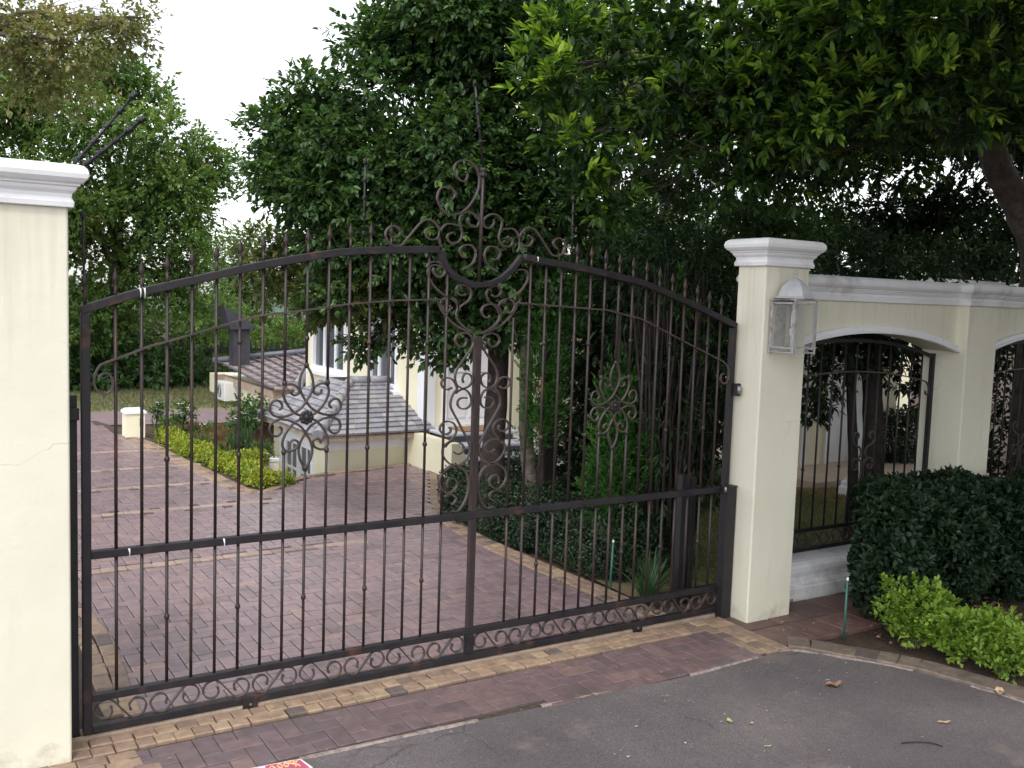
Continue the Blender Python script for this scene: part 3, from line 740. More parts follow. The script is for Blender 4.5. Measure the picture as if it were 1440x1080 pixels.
# scroll work of the middle field, crown and base, measured relative to the centre line
CROWN = {
 'top': [(-0.116,3.055),(-0.103,3.039),(-0.108,3.012),(-0.127,2.997),(-0.155,3.002),(-0.182,3.025),(-0.195,3.056),(-0.187,3.089),(-0.165,3.111),(-0.125,3.122),(-0.084,3.114),(-0.049,3.088),(-0.027,3.049),(-0.02,2.997),(-0.03,2.943),(-0.056,2.894),(-0.095,2.844),(-0.142,2.811),(-0.195,2.794),(-0.248,2.803),(-0.282,2.835),(-0.302,2.874),(-0.298,2.914),(-0.279,2.942),(-0.246,2.954),(-0.21,2.948),(-0.186,2.924),(-0.188,2.9),(-0.204,2.887)],
 'wing': [(-0.569,2.635),(-0.544,2.651),(-0.536,2.674),(-0.561,2.698),(-0.592,2.701),(-0.622,2.677),(-0.629,2.645),(-0.615,2.612),(-0.583,2.592),(-0.549,2.590),(-0.521,2.601),(-0.484,2.643),(-0.434,2.703),(-0.397,2.74),(-0.365,2.753),(-0.329,2.748),(-0.299,2.724),(-0.281,2.69),(-0.29,2.655),(-0.323,2.639),(-0.355,2.645),(-0.376,2.67),(-0.37,2.693),(-0.344,2.706)],
 'side': [(-0.266,2.598),(-0.284,2.638),(-0.278,2.685),(-0.259,2.718),(-0.233,2.737),(-0.2,2.739),(-0.150,2.731)],
 'ess': [(-0.192,2.69),(-0.221,2.677),(-0.229,2.653),(-0.21,2.631),(-0.17,2.628),(-0.14,2.65),(-0.129,2.683),(-0.139,2.723),(-0.148,2.763),(-0.141,2.793),(-0.115,2.813),(-0.074,2.819),(-0.032,2.795),(-0.014,2.767),(-0.023,2.743),(-0.044,2.732),(-0.071,2.739),(-0.091,2.762),(-0.087,2.785)],
 'low': [(-0.125,2.470),(-0.105,2.481),(-0.056,2.509),(-0.032,2.554),(-0.039,2.597),(-0.07,2.622),(-0.119,2.614),(-0.143,2.583),(-0.122,2.549),(-0.087,2.547)],
}
BELOW = {
 'curl': [(-0.092,2.327),(-0.116,2.317),(-0.147,2.33),(-0.158,2.353),(-0.145,2.375),(-0.118,2.381),(-0.08,2.373),(-0.057,2.347),(-0.056,2.314),(-0.077,2.284),(-0.12,2.255),(-0.141,2.23),(-0.153,2.201),(-0.144,2.168),(-0.122,2.145),(-0.080,2.115),(-.03,2.094)],
 'hook': [(-0.201,2.257),(-0.195,2.234),(-0.221,2.217),(-0.249,2.233),(-0.261,2.265),(-0.245,2.292),(-0.213,2.304),(-0.175,2.298),(-0.15,2.273),(-0.141,2.235)],
 'outer': [(-0.238,2.479),(-0.29,2.491),(-0.332,2.486),(-0.352,2.46),(-0.346,2.42),(-0.307,2.364),(-0.25,2.323),(-0.193,2.297),(-0.154,2.271),(-0.144,2.242),(-0.153,2.208)],
 'cup': [(0,2.090),(-0.058,2.097),(-0.12,2.119),(-0.176,2.149),(-0.232,2.199),(-0.26,2.234),(-0.281,2.279),(-0.298,2.295)],
}
POST = {
 'ess': [(-0.084,2.059),(-0.08,2.031),(-0.101,2.008),(-0.137,2.017),(-0.157,2.044),(-0.145,2.075),(-0.113,2.089),(-0.075,2.09),(-0.042,2.065),(-0.028,2.031),(-0.046,1.991),(-0.089,1.935),(-0.132,1.879),(-0.15,1.835),(-0.145,1.79),(-0.129,1.767),(-0.09,1.752),(-0.051,1.765),(-0.033,1.793),(-0.034,1.822),(-0.06,1.842),(-0.086,1.837),(-0.098,1.811),(-0.091,1.786)],
 'long': [(-0.17,1.759),(-0.198,1.746),(-0.23,1.758),(-0.243,1.786),(-0.231,1.811),(-0.2,1.818),(-0.168,1.807),(-0.145,1.778),(-0.135,1.75),(-0.153,1.728),(-0.171,1.694),(-0.176,1.65),(-0.162,1.615),(-0.129,1.563),(-0.101,1.517),(-0.054,1.438),(-0.032,1.386),(-0.037,1.34),(-0.062,1.301),(-0.113,1.276),(-0.158,1.284),(-0.198,1.315),(-0.221,1.351),(-0.219,1.39),(-0.194,1.417),(-0.156,1.429),(-0.111,1.421),(-0.078,1.394),(-0.083,1.36),(-0.115,1.347),(-0.148,1.363)],
 'mid': [(-0.062,1.692),(-0.101,1.693),(-0.126,1.676),(-0.125,1.648),(-0.099,1.627),(-0.06,1.629),(-0.035,1.657),(-0.036,1.697),(-0.057,1.731),(-0.09,1.746),(-0.121,1.738),(-0.143,1.722)],
 'up': [(-0.175,1.515),(-0.171,1.489),(-0.202,1.474),(-0.234,1.487),(-0.245,1.515),(-0.223,1.545),(-0.186,1.552),(-0.15,1.537),(-0.13,1.499),(-0.145,1.46),(-0.182,1.422),(-0.206,1.395)],
 'big': [(-0.143,0.994),(-0.104,0.993),(-0.073,1.025),(-0.048,1.069),(-0.034,1.132),(-0.039,1.19),(-0.067,1.244),(-0.113,1.27),(-0.164,1.27),(-0.214,1.242),(-0.238,1.199),(-0.231,1.153),(-0.198,1.116),(-0.159,1.113),(-0.122,1.139),(-0.116,1.173),(-0.143,1.197),(-0.175,1.194),(-0.186,1.161),(-0.18,1.143)],
 'tail': [(-0.203,1.088),(-0.178,1.103),(-0.146,1.097),(-0.12,1.075),(-0.125,1.053),(-0.151,1.037)],
}
for D, dep in ((CROWN, .017), (BELOW, .017), (POST, .019)):
    for key, pts in D.items():
        for sg in (1, -1):
            if D is CROWN and key == 'top' and sg < 0: continue      # only the left half of the topmost scroll survives
            if D is BELOW and key == 'outer' and sg > 0: pass
            mb = MB(); q = smooth2([(GC + sg * x, z) for x, z in pts], 5)
            mb.ribbon(q, GY, .0085, dep)
            mb.build('scroll', M['strap'], gate)
# right hand cup scroll filling the lower crown
for pts in ([(0.03,2.096),(0.086,2.109),(0.124,2.143),(0.152,2.183),(0.156,2.227),(0.137,2.256),(0.108,2.268),(0.069,2.269),(0.035,2.254),(0.022,2.224),(0.037,2.196),(0.066,2.186),(0.083,2.199)],
            [(-0.314,2.474),(-0.316,2.45),(-0.291,2.424),(-0.265,2.422),(-0.239,2.449),(-0.245,2.482),(-0.278,2.508),(-0.315,2.511),(-0.346,2.5),(-0.361,2.476)]):
    mb = MB(); mb.ribbon(smooth2([(GC + x, z) for x, z in pts], 5), GY, .0085, .022); mb.build('scroll', M['strap'], gate)
mb = MB(); mb.tube([(GC, GY, 2.40), (GC + .006, GY, 3.09)], .011, 8); mb.lathe((GC + .006, GY, 3.06), [(.011, -.03), (.02, -.02), (.02, -.012), (.013, 0), (.02, .012), (.02, .02), (.011, .03)], 10)
mb.build('finial_rod', M['bar'], gate)
# rosette medallions
M1 = [(0.0, 0.288), (0.026, 0.244), (0.038, 0.192), (0.031, 0.148), (0.009, 0.104), (-0.028, 0.054), (-0.073, 0.026), (-0.11, 0.011), (-0.155, 0.007), (-0.192, 0.023), (-0.207, 0.059), (-0.192, 0.092), (-0.163, 0.098), (-0.141, 0.079), (-0.14, 0.057), (-0.155, 0.047)]
M2 = [(-0.027, 0.008), (-0.065, 0.026), (-0.111, 0.078), (-0.134, 0.137), (-0.123, 0.177), (-0.09, 0.187), (-0.052, 0.168), (-0.044, 0.139), (-0.068, 0.125), (-0.088, 0.137), (-0.09, 0.154)]
for cx in (ROSL, ROSR):
    w = 1.0 if cx == ROSL else .95
    for pts in (M1, M2):
        for sx in (1, -1):
            for sz in (1, -1):
                mb = MB(); yy = GY - .004 * sx
                mb.tube([(cx + sx * x * w, yy, ROSZ + sz * z) for x, z in smooth2(pts, 5)], .0076, 6); mb.build('rosette_loop', M['strap'], gate)
    mb = MB()
    for k in range(8):
        a = 2 * PI * k / 8
        mb.lathe((0, 0, 0), [(.0, -.001)], 3) if False else None
        v = []; n = 8
        for i in range(5):
            ph = PI * i / 8
            for j in range(n):
                t = 2 * PI * j / n
                v.append((cx + .026 * math.cos(a) + .017 * math.cos(ph) * math.cos(t), GY - .012 - .010 * math.sin(ph), ROSZ + .026 * math.sin(a) + .017 * math.cos(ph) * math.sin(t)))
        f = [(i * n + j, i * n + (j + 1) % n, (i + 1) * n + (j + 1) % n, (i + 1) * n + j) for i in range(4) for j in range(n)]
        mb.add(v, f, smooth=True)
    v = []; n = 10
    for i in range(5):
        ph = PI * i / 8
        for j in range(n):
            t = 2 * PI * j / n
            v.append((cx + .02 * math.cos(ph) * math.cos(t), GY - .017 - .014 * math.sin(ph), ROSZ + .02 * math.cos(ph) * math.sin(t)))
    mb.add(v, [(i * n + j, i * n + (j + 1) % n, (i + 1) * n + (j + 1) % n, (i + 1) * n + j) for i in range(4) for j in range(n)], smooth=True)
    mb.build('rosette_flower', M['metal'], gate)
# running frieze between the two bottom rails
def frieze(x0, x1, n):
    Lc = (x1 - x0) / n
    for i in range(n):
        c = x0 + (i + .5) * Lc; flip = 1 if i % 2 == 0 else -1
        half = []
        R0 = .0535; cz = 0.004; cxl = -Lc * .27
        for th, r in ((20, .028), (-30, .036), (-80, .043), (-130, .048), (-180, .052), (-230, .054), (-275, .056), (-300, .056)):
            half.append((cxl + r * math.cos(math.radians(th)), cz + r * math.sin(math.radians(th)) * 1.0))
        pts = half + [(0, 0)] + [(-x, -z) for x, z in half[::-1]]
        mb = MB(); q = smooth2([(c + x, .134 + flip * z) for x, z in pts], 5)
        mb.ribbon(q, GY, .0075, .020)
        for e in (q[0], q[-1]): mb.tube([(e[0], GY - .0115, e[1]), (e[0], GY + .0115, e[1])], .0075, 8)
        mb.build('frieze_scroll', M['strap'], gate)
frieze(.757, GC - .03, 8); frieze(GC + .03, XR - .046, 8)
# wheels and their brackets
for x in (1.56, 4.31):
    mb = MB(); mb.box(x - .042, x + .042, GY - .030, GY - .0235, -.002, .072); mb.box(x - .034, x + .034, GY + .0235, GY + .030, .005, .062); w = mb.build('wheel_bracket', M['metal'], gate, bevel=.003)
    mb = MB(); mb.tube([(x, GY - .019, .040), (x, GY + .015, .040)], .026, 14); mb.tube([(x, GY - .036, .030), (x, GY - .0305, .030)], .008, 8); mb.build('wheel', M['wire'], w)
# electrified rods on the gate with insulators and wires
rods = [((.733, GY + .02, 2.2), (.728, GY + .02, 2.66)), ((2.205, GY + .03, 2.57), (2.205, GY + .03, 3.07)), ((GC + .006, GY + .004, 3.09), (2.885, GY + .006, 3.60)), ((3.66, GY + .03, 2.56), (3.655, GY + .03, 2.98))]
INS = []
for i, (a, b_) in enumerate(rods):
    mb = MB(); mb.tube([a, tuple((np.array(a) + np.array(b_)) / 2), b_], .0075 if i == 2 else .006, 8); r = mb.build('electric_rod', M['plastic'], gate)
    L_ = []
    for k in range(5):
        t = .30 + .165 * k if i == 2 else .16 + .2 * k
        p = np.array(a) * (1 - t) + np.array(b_) * t; L_.append(p)
        mb = MB(); mb.lathe(tuple(p), [(.006, -.012), (.013, -.008), (.013, -.003), (.009, 0), (.013, .003), (.013, .008), (.006, .012)], 8)
        mb.tube([p, p + np.array([-.012, -.016, .0])], .004, 6); mb.build('insulator', M['plastic'], r)
    INS.append(L_)
for k in range(5):
    for a, b_ in ((1, 2),):
        mb = MB(); p = INS[a][k] + np.array([-.0, -.014, 0]); q = INS[b_][k] + np.array([0, -.014, 0]); mid = (p + q) / 2 + np.array([0, 0, -.01])
        mb.tube([p, mid, q], .0009, 5); mb.build('electric_wire', M['plastic'], gate)
# white paint dribbles left by birds on the rails
mb = MB()
for x, z, l in ((.985, 2.296, .045), (1.005, 2.30, .055), (.93, .974, .04), (1.41, .974, .05), (3.36, 2.575, .03)):
    mb.tube([(x, GY - .0255, z), (x + .003, GY - .0262, z - l * .5), (x + .001, GY - .0258, z - l)], [.005, .003, .002], 6)
    mb.lathe((x, GY - .012, z - .002), [(.012, 0), (.010, .003), (.002, .005)], 7)
mb.build('bird_droppings', M['petal'], gate)

# posts and guide
p1 = thing('gate_post', 'narrow black steel gate stop post tight behind the left pillar', 'post', (.678, 5.16, 0))
mb = MB(); mb.box(.655, .697, 5.135, 5.175, -.02, 1.76); mb.build('tube', M['black'], p1, bevel=.003); mb = MB(); mb.box(.660, .702, 5.095, 5.134, 1.64, 1.70); mb.build('catch', M['black'], p1, bevel=.003)
p2 = thing('gate_post', 'short scuffed black steel post against the right pillar, holding the gate end', 'post', (5.11, 5.05, 0))
mb = MB(); mb.box(5.052, 5.145, 5.02, 5.085, -.02, .985); mb.build('tube', M['black'], p2, bevel=.004); mb = MB(); mb.box(5.048, 5.149, 5.016, 5.087, .985, .992); mb.build('top_plate', M['metal'], p2)
mb = MB(); mb.tube([(5.04, 5.03, .95), (5.04, 5.03, .99)], .010, 8); mb.tube([(5.03, 5.03, .97), (5.055, 5.03, .97)], .006, 6); mb.build('bolt', M['wire'], p2)
p3 = thing('guide_bracket', 'small black roller bracket on the right pillar side, steadying the gate', 'bracket', (5.14, 5.06, 1.7))
mb = MB(); mb.box(5.110, 5.154, 5.045, 5.080, 1.655, 1.745); mb.build('plate', M['black'], p3, bevel=.003); mb = MB(); mb.tube([(5.122, 5.03, 1.67), (5.122, 5.03, 1.73)], .016, 10); mb.build('roller', M['wire'], p3)
p4 = thing('motor_post', 'pair of dark steel channels standing inside the gate by the right pillar', 'post', (5.0, 5.5, 0))
mb = MB(); mb.box(5.02, 5.09, 5.47, 5.53, -.02, 1.0); mb.build('channel', M['black'], p4, bevel=.004); mb = MB(); mb.box(5.12, 5.17, 5.47, 5.53, -.02, .98); mb.build('channel', M['black'], p4, bevel=.004)
r_ = thing('red_reflector', 'small red plastic reflector lying low behind the gate end', 'reflector', (5.2, 5.6, .0))
mb = MB(); mb.lathe((5.21, 5.6, .0), [(.05, -.02), (.05, .10), (.045, .12), (.03, .13)], 14); mb.build('lens', M['red'], r_); mb = MB(); mb.lathe((5.21, 5.6, .132), [(.012, -.006), (.012, .02), (.006, .03)], 8); mb.build('knob', M['petal'], r_)

# ------------------------------------------------------------------ electric brackets on the left pillar
for (a, b_, lab) in (((.655, 4.93, 2.85), (.95, 5.0, 3.235), 'steeper of two black electric fence rods leaning out from the left pillar cap'), ((.695, 4.985, 2.845), (1.0, 5.05, 3.13), 'flatter of two black electric fence rods leaning out from the left pillar cap')):
    t = thing('electric_bracket', lab, 'fence rod', a); A_, B_ = np.array(a), np.array(b_)
    A0 = A_ - (B_ - A_) * .12
    mb = MB(); mb.tube([A0, B_], .0075, 8); mb.build('rod', M['plastic'], t)
    for k in range(5):
        p = A_ + (B_ - A_) * (.12 + .21 * k)
        mb = MB(); d = (B_ - A_) / np.linalg.norm(B_ - A_); mb.tube([p - d * .018, p - d * .012, p - d * .004, p + d * .004, p + d * .012, p + d * .018], [.010, .019, .012, .012, .019, .010], 10)
        mb.build('insulator', M['plastic'], t)
# ------------------------------------------------------------------ ARCHED WALL
wall = thing('garden_wall', 'cream plastered wall with arched openings and white coping right of the lantern pillar', 'wall', (5.8, 5.3, 0))
WY0, WY1 = 5.17, 5.48
def header(mb, x0, x1, spring, rise, ztop, n=28):
    for i in range(n):
        xa = x0 + (x1 - x0) * i / n; xb = x0 + (x1 - x0) * (i + 1) / n
        def az(x):
            u = (x - (x0 + x1) / 2) / ((x1 - x0) / 2); return spring + rise * (1 - abs(u) ** 2.1)
        za, zb = az(xa), az(xb)
        mb.add([(xa, WY0, za), (xb, WY0, zb), (xb, WY0, ztop), (xa, WY0, ztop), (xa, WY1, za), (xb, WY1, zb), (xb, WY1, ztop), (xa, WY1, ztop)], [(0, 1, 2, 3), (5, 4, 7, 6), (4, 5, 1, 0), (3, 2, 6, 7)])
    return [(x0 + (x1 - x0) * i / n, spring + rise * (1 - abs(2 * i / n - 1) ** 2.1)) for i in range(n + 1)]
mb = MB()
a1 = header(mb, 5.62, 7.93, 1.965, .17, 2.39)
a2 = header(mb, 8.34, 10.5, 1.965, .17, 2.39)
mb.build('header', M['cream'], wall)
for x0, x1 in ((7.91, 8.36), (10.48, 10.93)):
    mb = MB(); mb.box(x0, x1, 5.06, 5.50, -.05, 2.395); mb.build('pilaster', M['cream'], wall, bevel=.01, seg=3)
mb = MB(); mb.box(10.93, 15, 5.17, 5.48, -.05, 2.39); mb.build('end_wall', M['cream'], wall)
COP = [(-.01, 0), (.025, 0), (.026, .045), (.018, .06), (.028, .075), (.032, .082), (.032, .088), (.042, .092), (.042, .1), (.056, .108), (.07, .128), (.072, .148), (.062, .175), (.04, .192), (0, .197)]
mb = MB(); mb.rect(5.63, 15, WY0, WY1, [(o, 2.38 + z) for o, z in COP], bottom=True)
for x0, x1 in ((7.91, 8.36), (10.48, 10.93)):
    mb.rect(x0, x1, 5.06, 5.50, [(o, 2.3812 + z * 1.012) for o, z in COP], bottom=True)
mb.build('coping', M['white'], wall)
for a in (a1, a2):
    for o, yy, th in ((.030, WY0 - .016, .06), (.008, WY0 - .034, .022)):
        mb = MB(); mb.ribbon([(x, z + o * 0 + (.018 if th > .03 else .002)) for x, z in a], yy, th, .034 if th > .03 else .036)
        mb.build('arch_trim', M['white'], wall)
PL = [(.0, -.03), (.10, -.03), (.10, .085), (.085, .10), (.085, .108), (.072, .112), (.068, .12), (.05, .13), (.045, .16), (.055, .20), (.05, .235), (.03, .255), (-.05, .265)]
mb = MB()
for x0, x1 in ((5.615, 7.908), (8.362, 10.478)): mb.add(*(lambda P_: ([(x, WY0 + .02 - o, z) for x in (x0, x1) for o, z in P_] , [(i, i + 1, len(P_) + i + 1, len(P_) + i) for i in range(len(P_) - 1)]))(PL)); mb.box(x0, x1, WY0 + .02, WY1 - .01, -.03, .263)
mb.build('plinth', M['white'], wall)

def fence_panel(x0, x1, lab, cx):
    Y = 5.37; t = thing('iron_fence_panel', lab, 'fence panel', ((x0 + x1) / 2, Y, .265))
    mb = MB(); 
    def az(x):
        u = (x - (x0 + x1) / 2) / ((x1 - x0) / 2); return 1.93 + .155 * (1 - abs(u) ** 2.1)
    mb.box(x0 + .005, x0 + .04, Y - .018, Y + .018, .27, az(x0 + .04)); mb.box(x1 - .055, x1 - .02, Y - .018, Y + .018, .27, az(x1 - .04))
    mb.box(x0 + .04, x1 - .055, Y - .015, Y + .015, .285, .315); mb.box(x0 + .04, x1 - .055, Y - .015, Y + .015, .45, .48)
    xx = np.linspace(x0 + .04, x1 - .055, 24); mb.ribbon([(x, az(x) - .03) for x in xx], Y, .03, .03)
    mb.build('frame', M['black'], t)
    n = 15
    for k in range(1, n):
        x = x0 + .02 + (x1 - x0 - .057) * k / n; mb = MB(); mb.tube([(x, Y, .48), (x, Y, az(x) - .04)], .0085, 8)
        if k % 3 == 1: mb.lathe((x, Y, .98), [(.008, -.015), (.014, -.008), (.015, 0), (.014, .008), (.008, .015)], 8)
        mb.build('bar', M['black'], t)
    pts = [(x, 1.66 + .13 * (1 - ((x - (x0 + x1) / 2) / ((x1 - x0) / 2)) ** 2)) for x in np.linspace(x0 + .06, x1 - .16, 20)]
    e = pts[-1]; pts += [(e[0] + .05, e[1] - .03), (e[0] + .075, e[1] - .08), (e[0] + .06, e[1] - .12), (e[0] + .03, e[1] - .12), (e[0] + .025, e[1] - .09)]
    mb = MB(); mb.ribbon(smooth2(pts, 4), Y - .016, .010, .014); mb.build('arch_strip', M['strap'], t)
    S = [(-.09, 1.20), (-.07, 1.235), (-.1, 1.262), (-.135, 1.24), (-.14, 1.19), (-.11, 1.155), (-.06, 1.135), (-.03, 1.10), (-.03, 1.06), (-.06, 1.03), (-.11, 1.03), (-.135, 1.0), (-.13, .95), (-.095, .93), (-.07, .95), (-.08, .98)]
    S2 = [(-.06, 1.03), (-.02, 1.0), (-.012, .95), (-.012, .90), (-.03, .83), (-.06, .80), (-.07, .76)]
    for sg in (1, -1):
        for pts in (S, S2):
            mb = MB(); mb.ribbon(smooth2([(cx + sg * x, z) for x, z in pts], 4), Y, .009, .018); mb.build('scroll', M['strap'], t)
    nf = 8; Lc = (x1 - x0 - .1) / nf
    for i in range(nf):
        c = x0 + .042 + (i + .5) * Lc; fl = 1 if i % 2 == 0 else -1; half = [(-Lc * .27 + r * math.cos(math.radians(th)), r * math.sin(math.radians(th))) for th, r in ((20, .03), (-40, .04), (-110, .05), (-180, .055), (-240, .058), (-300, .060))]
        mb = MB(); mb.ribbon(smooth2([(c + x, .382 + fl * z) for x, z in half + [(0, 0)] + [(-x, -z) for x, z in half[::-1]]], 4), Y, .008, .018); mb.build('frieze_scroll', M['strap'], t)
fence_panel(5.63, 7.925, 'black iron railing filling the arched opening nearest the lantern pillar', 7.0)
fence_panel(8.365, 10.475, 'black iron railing filling the arched opening cut by the right photo edge', 9.4)

# ------------------------------------------------------------------ LANTERN
lx0, lx1, ly0, ly1 = 5.205, 5.425, 4.625, 4.84
lan = thing('wall_lantern', 'large rust stained white carriage lantern on the right gate pillar', 'wall lamp', (5.315, 4.862, 2.0))
mb = MB(); z0, z1 = 1.995, 2.365; b_ = .011
for x in (lx0, lx1):
    for y in (ly0, ly1): mb.box(x - b_ / 2, x + b_ / 2, y - b_ / 2, y + b_ / 2, z0 - .012, z1 + .012)
for z in (z0, z0 + .032, z1 - .025, z1):
    h = .009 if z in (z0, z1) else .013
    for y in (ly0, ly1): mb.box(lx0 + b_ / 2, lx1 - b_ / 2, y - b_ * .4, y + b_ * .4, z - h / 2, z + h / 2)
    for x in (lx0, lx1): mb.box(x - b_ * .4, x + b_ * .4, ly0 + b_ / 2, ly1 - b_ / 2, z - h / 2, z + h / 2)
mb.build('cage', M['lamp_white'], lan, bevel=.002)
mb = MB(); za, zb = z0 + .039, z1 - .032
for y in (ly0, ly1):
    mb = MB(); mb.box(lx0 + .018, lx1 - .018, y - .0015, y + .0015, za, zb); mb.build('glass', M['glass'], lan)
for x in (lx0, lx1):
    mb = MB(); mb.box(x - .0015, x + .0015, ly0 + .018, ly1 - .018, za, zb); mb.build('glass', M['glass'], lan)
for y in (ly0, ly1):
    for x in (lx0 + .012, lx1 - .012):
        mb = MB(); mb.box(x - .0055, x + .0055, y - .004, y + .004, za, zb); mb.build('glazing_bar', M['lamp_white'], lan)
for x in (lx0, lx1):
    for y in (ly0 + .012, ly1 - .012):
        mb = MB(); mb.box(x - .004, x + .004, y - .0055, y + .0055, za, zb); mb.build('glazing_bar', M['lamp_white'], lan)
mb = MB(); cx, cy = (lx0 + lx1) / 2, (ly0 + ly1) / 2; hx = (lx1 - lx0) / 2
prof = [(hx + .026, 2.374), (hx + .028, 2.38), (hx + .004, 2.392), (hx - .004, 2.42), (hx - .018, 2.452), (hx - .042, 2.482), (hx - .07, 2.504), (hx - .09, 2.515), (.008, 2.522)]
v = []; n = 8
for r, z in prof:
    for k in range(n):
        a = PI / 8 + 2 * PI * k / n
        # square with clipped corners
        q = r / max(abs(math.cos(a)), abs(math.sin(a))) * (1.0 if True else 1)
        v.append((cx + q * math.cos(a), cy + q * math.sin(a), z))
mb.add(v, [(i * n + k, i * n + (k + 1) % n, (i + 1) * n + (k + 1) % n, (i + 1) * n + k) for i in range(len(prof) - 1) for k in range(n)] + [tuple(range(n))[::-1], tuple((len(prof) - 1) * n + k for k in range(n))])
rf = mb.build('roof', M['lamp_metal'], lan)
mb = MB(); mb.lathe((cx, cy, 2.522), [(.012, 0), (.006, .006), (.012, .016), (.004, .024)], 8)
mb.tube([(cx + .018 * math.cos(t), cy, 2.558 + .018 * math.sin(t)) for t in np.linspace(-PI / 2, 1.5 * PI, 17)], .004, 6); mb.build('ring', M['lamp_white'], rf)
mb = MB(); mb.box(cx - .05, cx + .05, ly1 + .006, 4.8625, 2.03, 2.33); mb.tube([(cx, ly1 + .01, 2.2), (cx, ly1, 2.2)], .012, 8)
for z in (2.04, 2.33): mb.tube([(lx0 + .02, 4.8625, z), (lx0 + .02, ly1, z)], .006, 6); mb.tube([(lx1 - .02, 4.8625, z), (lx1 - .02, ly1, z)], .006, 6)
mb.build('back_plate', M['lamp_white'], lan)
mb = MB(); mb.tube([(cx, cy, z0 + .005), (cx, cy, 2.10)], .012, 10); mb.lathe((cx, cy, 2.10), [(.015, 0), (.024, .01), (.024, .055), (.018, .065)], 12); mb.box(lx0 + .005, lx1 - .005, cy - .01, cy + .01, z0 - .003, z0 + .004); h_ = mb.build('bulb_holder', M['ac'], lan)
mb = MB(); mb.lathe((cx, cy, 2.165), [(.012, 0), (.016, .02), (.017, .08), (.012, .12), (.004, .13)], 10); mb.build('bulb', M['petal'], h_)

# ------------------------------------------------------------------ HOUSE
house = thing('house', 'cream villa with white windows, grey stone steps and columned porch behind the trees', 'house', (6.05, 11.9, 0))
def wall_with_holes_x(mb, X, th, y0, y1, z0, z1, holes):
    """west wall at X (outer face) running along y with rectangular holes"""
    ys_ = sorted({y0, y1, *[h[0] for h in holes], *[h[1] for h in holes]})
    for a, b2 in zip(ys_[:-1], ys_[1:]):
        hs = [h for h in holes if h[0] <= a and b2 <= h[1]]
        if not hs: mb.box(X, X + th, a, b2, z0, z1)
        else:
            h = hs[0]; mb.box(X, X + th, a, b2, z0, h[2]); mb.box(X, X + th, a, b2, h[3], z1)
mb = MB()
winW = [(14.72, 16.25, .98, 2.15), (12.75, 13.8, .93, 2.15)]
wall_with_holes_x(mb, 6.05, .25, 11.9, 16.6, -1.7, 2.7, winW)
# front wall with door opening
mb.box(6.30, 6.40, 11.9, 12.15, -1.7, 2.7); mb.box(6.40, 7.12, 11.9, 12.15, -1.7, .50); mb.box(6.40, 7.12, 11.9, 12.15, 2.5, 2.7); mb.box(7.12, 10.2, 11.9, 12.15, -1.7, 2.7)
mb.box(9.95, 10.2, 9.25, 11.9, -.05, 2.7)
mb.box(10.2, 11.17, 9.2, 9.4, .0, 2.7); mb.box(11.17, 12.05, 9.2, 9.4, 2.15, 2.7); mb.box(12.05, 12.7, 9.2, 9.4, 0, 2.7)
mb.build('wall', M['house_cream'], house)
mb = MB(); mb.box(12.9, 17.0, 12.0, 12.25, -.05, 2.9); mb.build('side_wall', M['house_cream'], house)
mb = MB(); mb.box(6.04, 6.22, 11.885, 11.899, .0, 2.7); mb.box(6.035, 6.0495, 11.885, 12.08, 0, 2.7); mb.build('corner_trim', M['house_white'], house)
def window_x(parent, X, y0, y1, z0, z1, mull=3):
    mb = MB(); f = .07
    mb.box(X - .03, X + .10, y0, y0 + f, z0, z1); mb.box(X - .03, X + .10, y1 - f, y1, z0, z1); mb.box(X - .03, X + .10, y0 + f, y1 - f, z1 - f, z1); mb.box(X - .03, X + .10, y0 + f, y1 - f, z0, z0 + f)
    for k in range(1, mull): 
        y = y0 + (y1 - y0) * k / mull; mb.box(X + .0, X + .08, y - .035, y + .035, z0 + f, z1 - f)
    w = mb.build('window', M['house_white'], parent, bevel=.004)
    mb = MB(); mb.box(X + .03, X + .04, y0 + f, y1 - f, z0 + f, z1 - f); mb.build('pane', M['pane'], w)
    mb = MB(); mb.box(X - .10, X + .1, y0 - .08, y1 + .08, z0 - .08, z0 - .002); mb.build('sill', M['house_white'], w, bevel=.008)
for y0, y1, z0, z1 in winW: window_x(house, 6.05, y0, y1, z0, z1)
d = MB(); d.box(6.402, 7.118, 11.93, 11.99, .502, 2.498)
dr = d.build('door', M['house_white'], house, bevel=.004)
mb = MB()
for x0, x1 in ((6.45, 6.73), (6.79, 7.07)):
    for z0, z1 in ((.6, 1.15), (1.25, 1.8), (1.9, 2.4)):
        mb.box(x0, x1, 11.918, 11.9295, z0, z1)
mb.build('panel', M['house_white'], dr, bevel=.005)
mb = MB(); mb.box(6.34, 6.401, 11.87, 11.92, .5, 2.56); mb.box(7.119, 7.18, 11.87, 11.92, .5, 2.56); mb.box(6.401, 7.119, 11.87, 11.92, 2.499, 2.56); mb.build('door_frame', M['house_white'], house)
# steps: four treads with dark risers and scalloped nosings
for k in range(4):
    zt = .50 - .125 * k; y0 = 11.15 - .27 * k; x0, x1 = 6.02 + .045 * k, 7.15 + .16 * k
    mb = MB(); mb.box(x0 + .06, x1 - .06, y0 + .05, 11.9 - .001 * k, zt - .125, zt - .045); st = mb.build('step', M['slate'], house)
    mb = MB(); mb.box(x0, x1, y0, 11.89 - .001 * k, zt - .044, zt); mb.build('tread', M['tread'], st, bevel=.015)
mb = MB(); mb.box(6.30, 7.0, 11.2, 11.65, .501, .52); mb.build('doormat', M['mat'], house)
mb = MB(); mb.prism_y([(6.0, -.05), (6.13, -.05), (6.10, .05), (6.05, .2), (6.0, .3), (5.93, .42), (5.93, .455), (5.8, .455), (5.8, -.05)], 10.6, 11.86); mb.build('step_cheek', M['house_cream'], house)
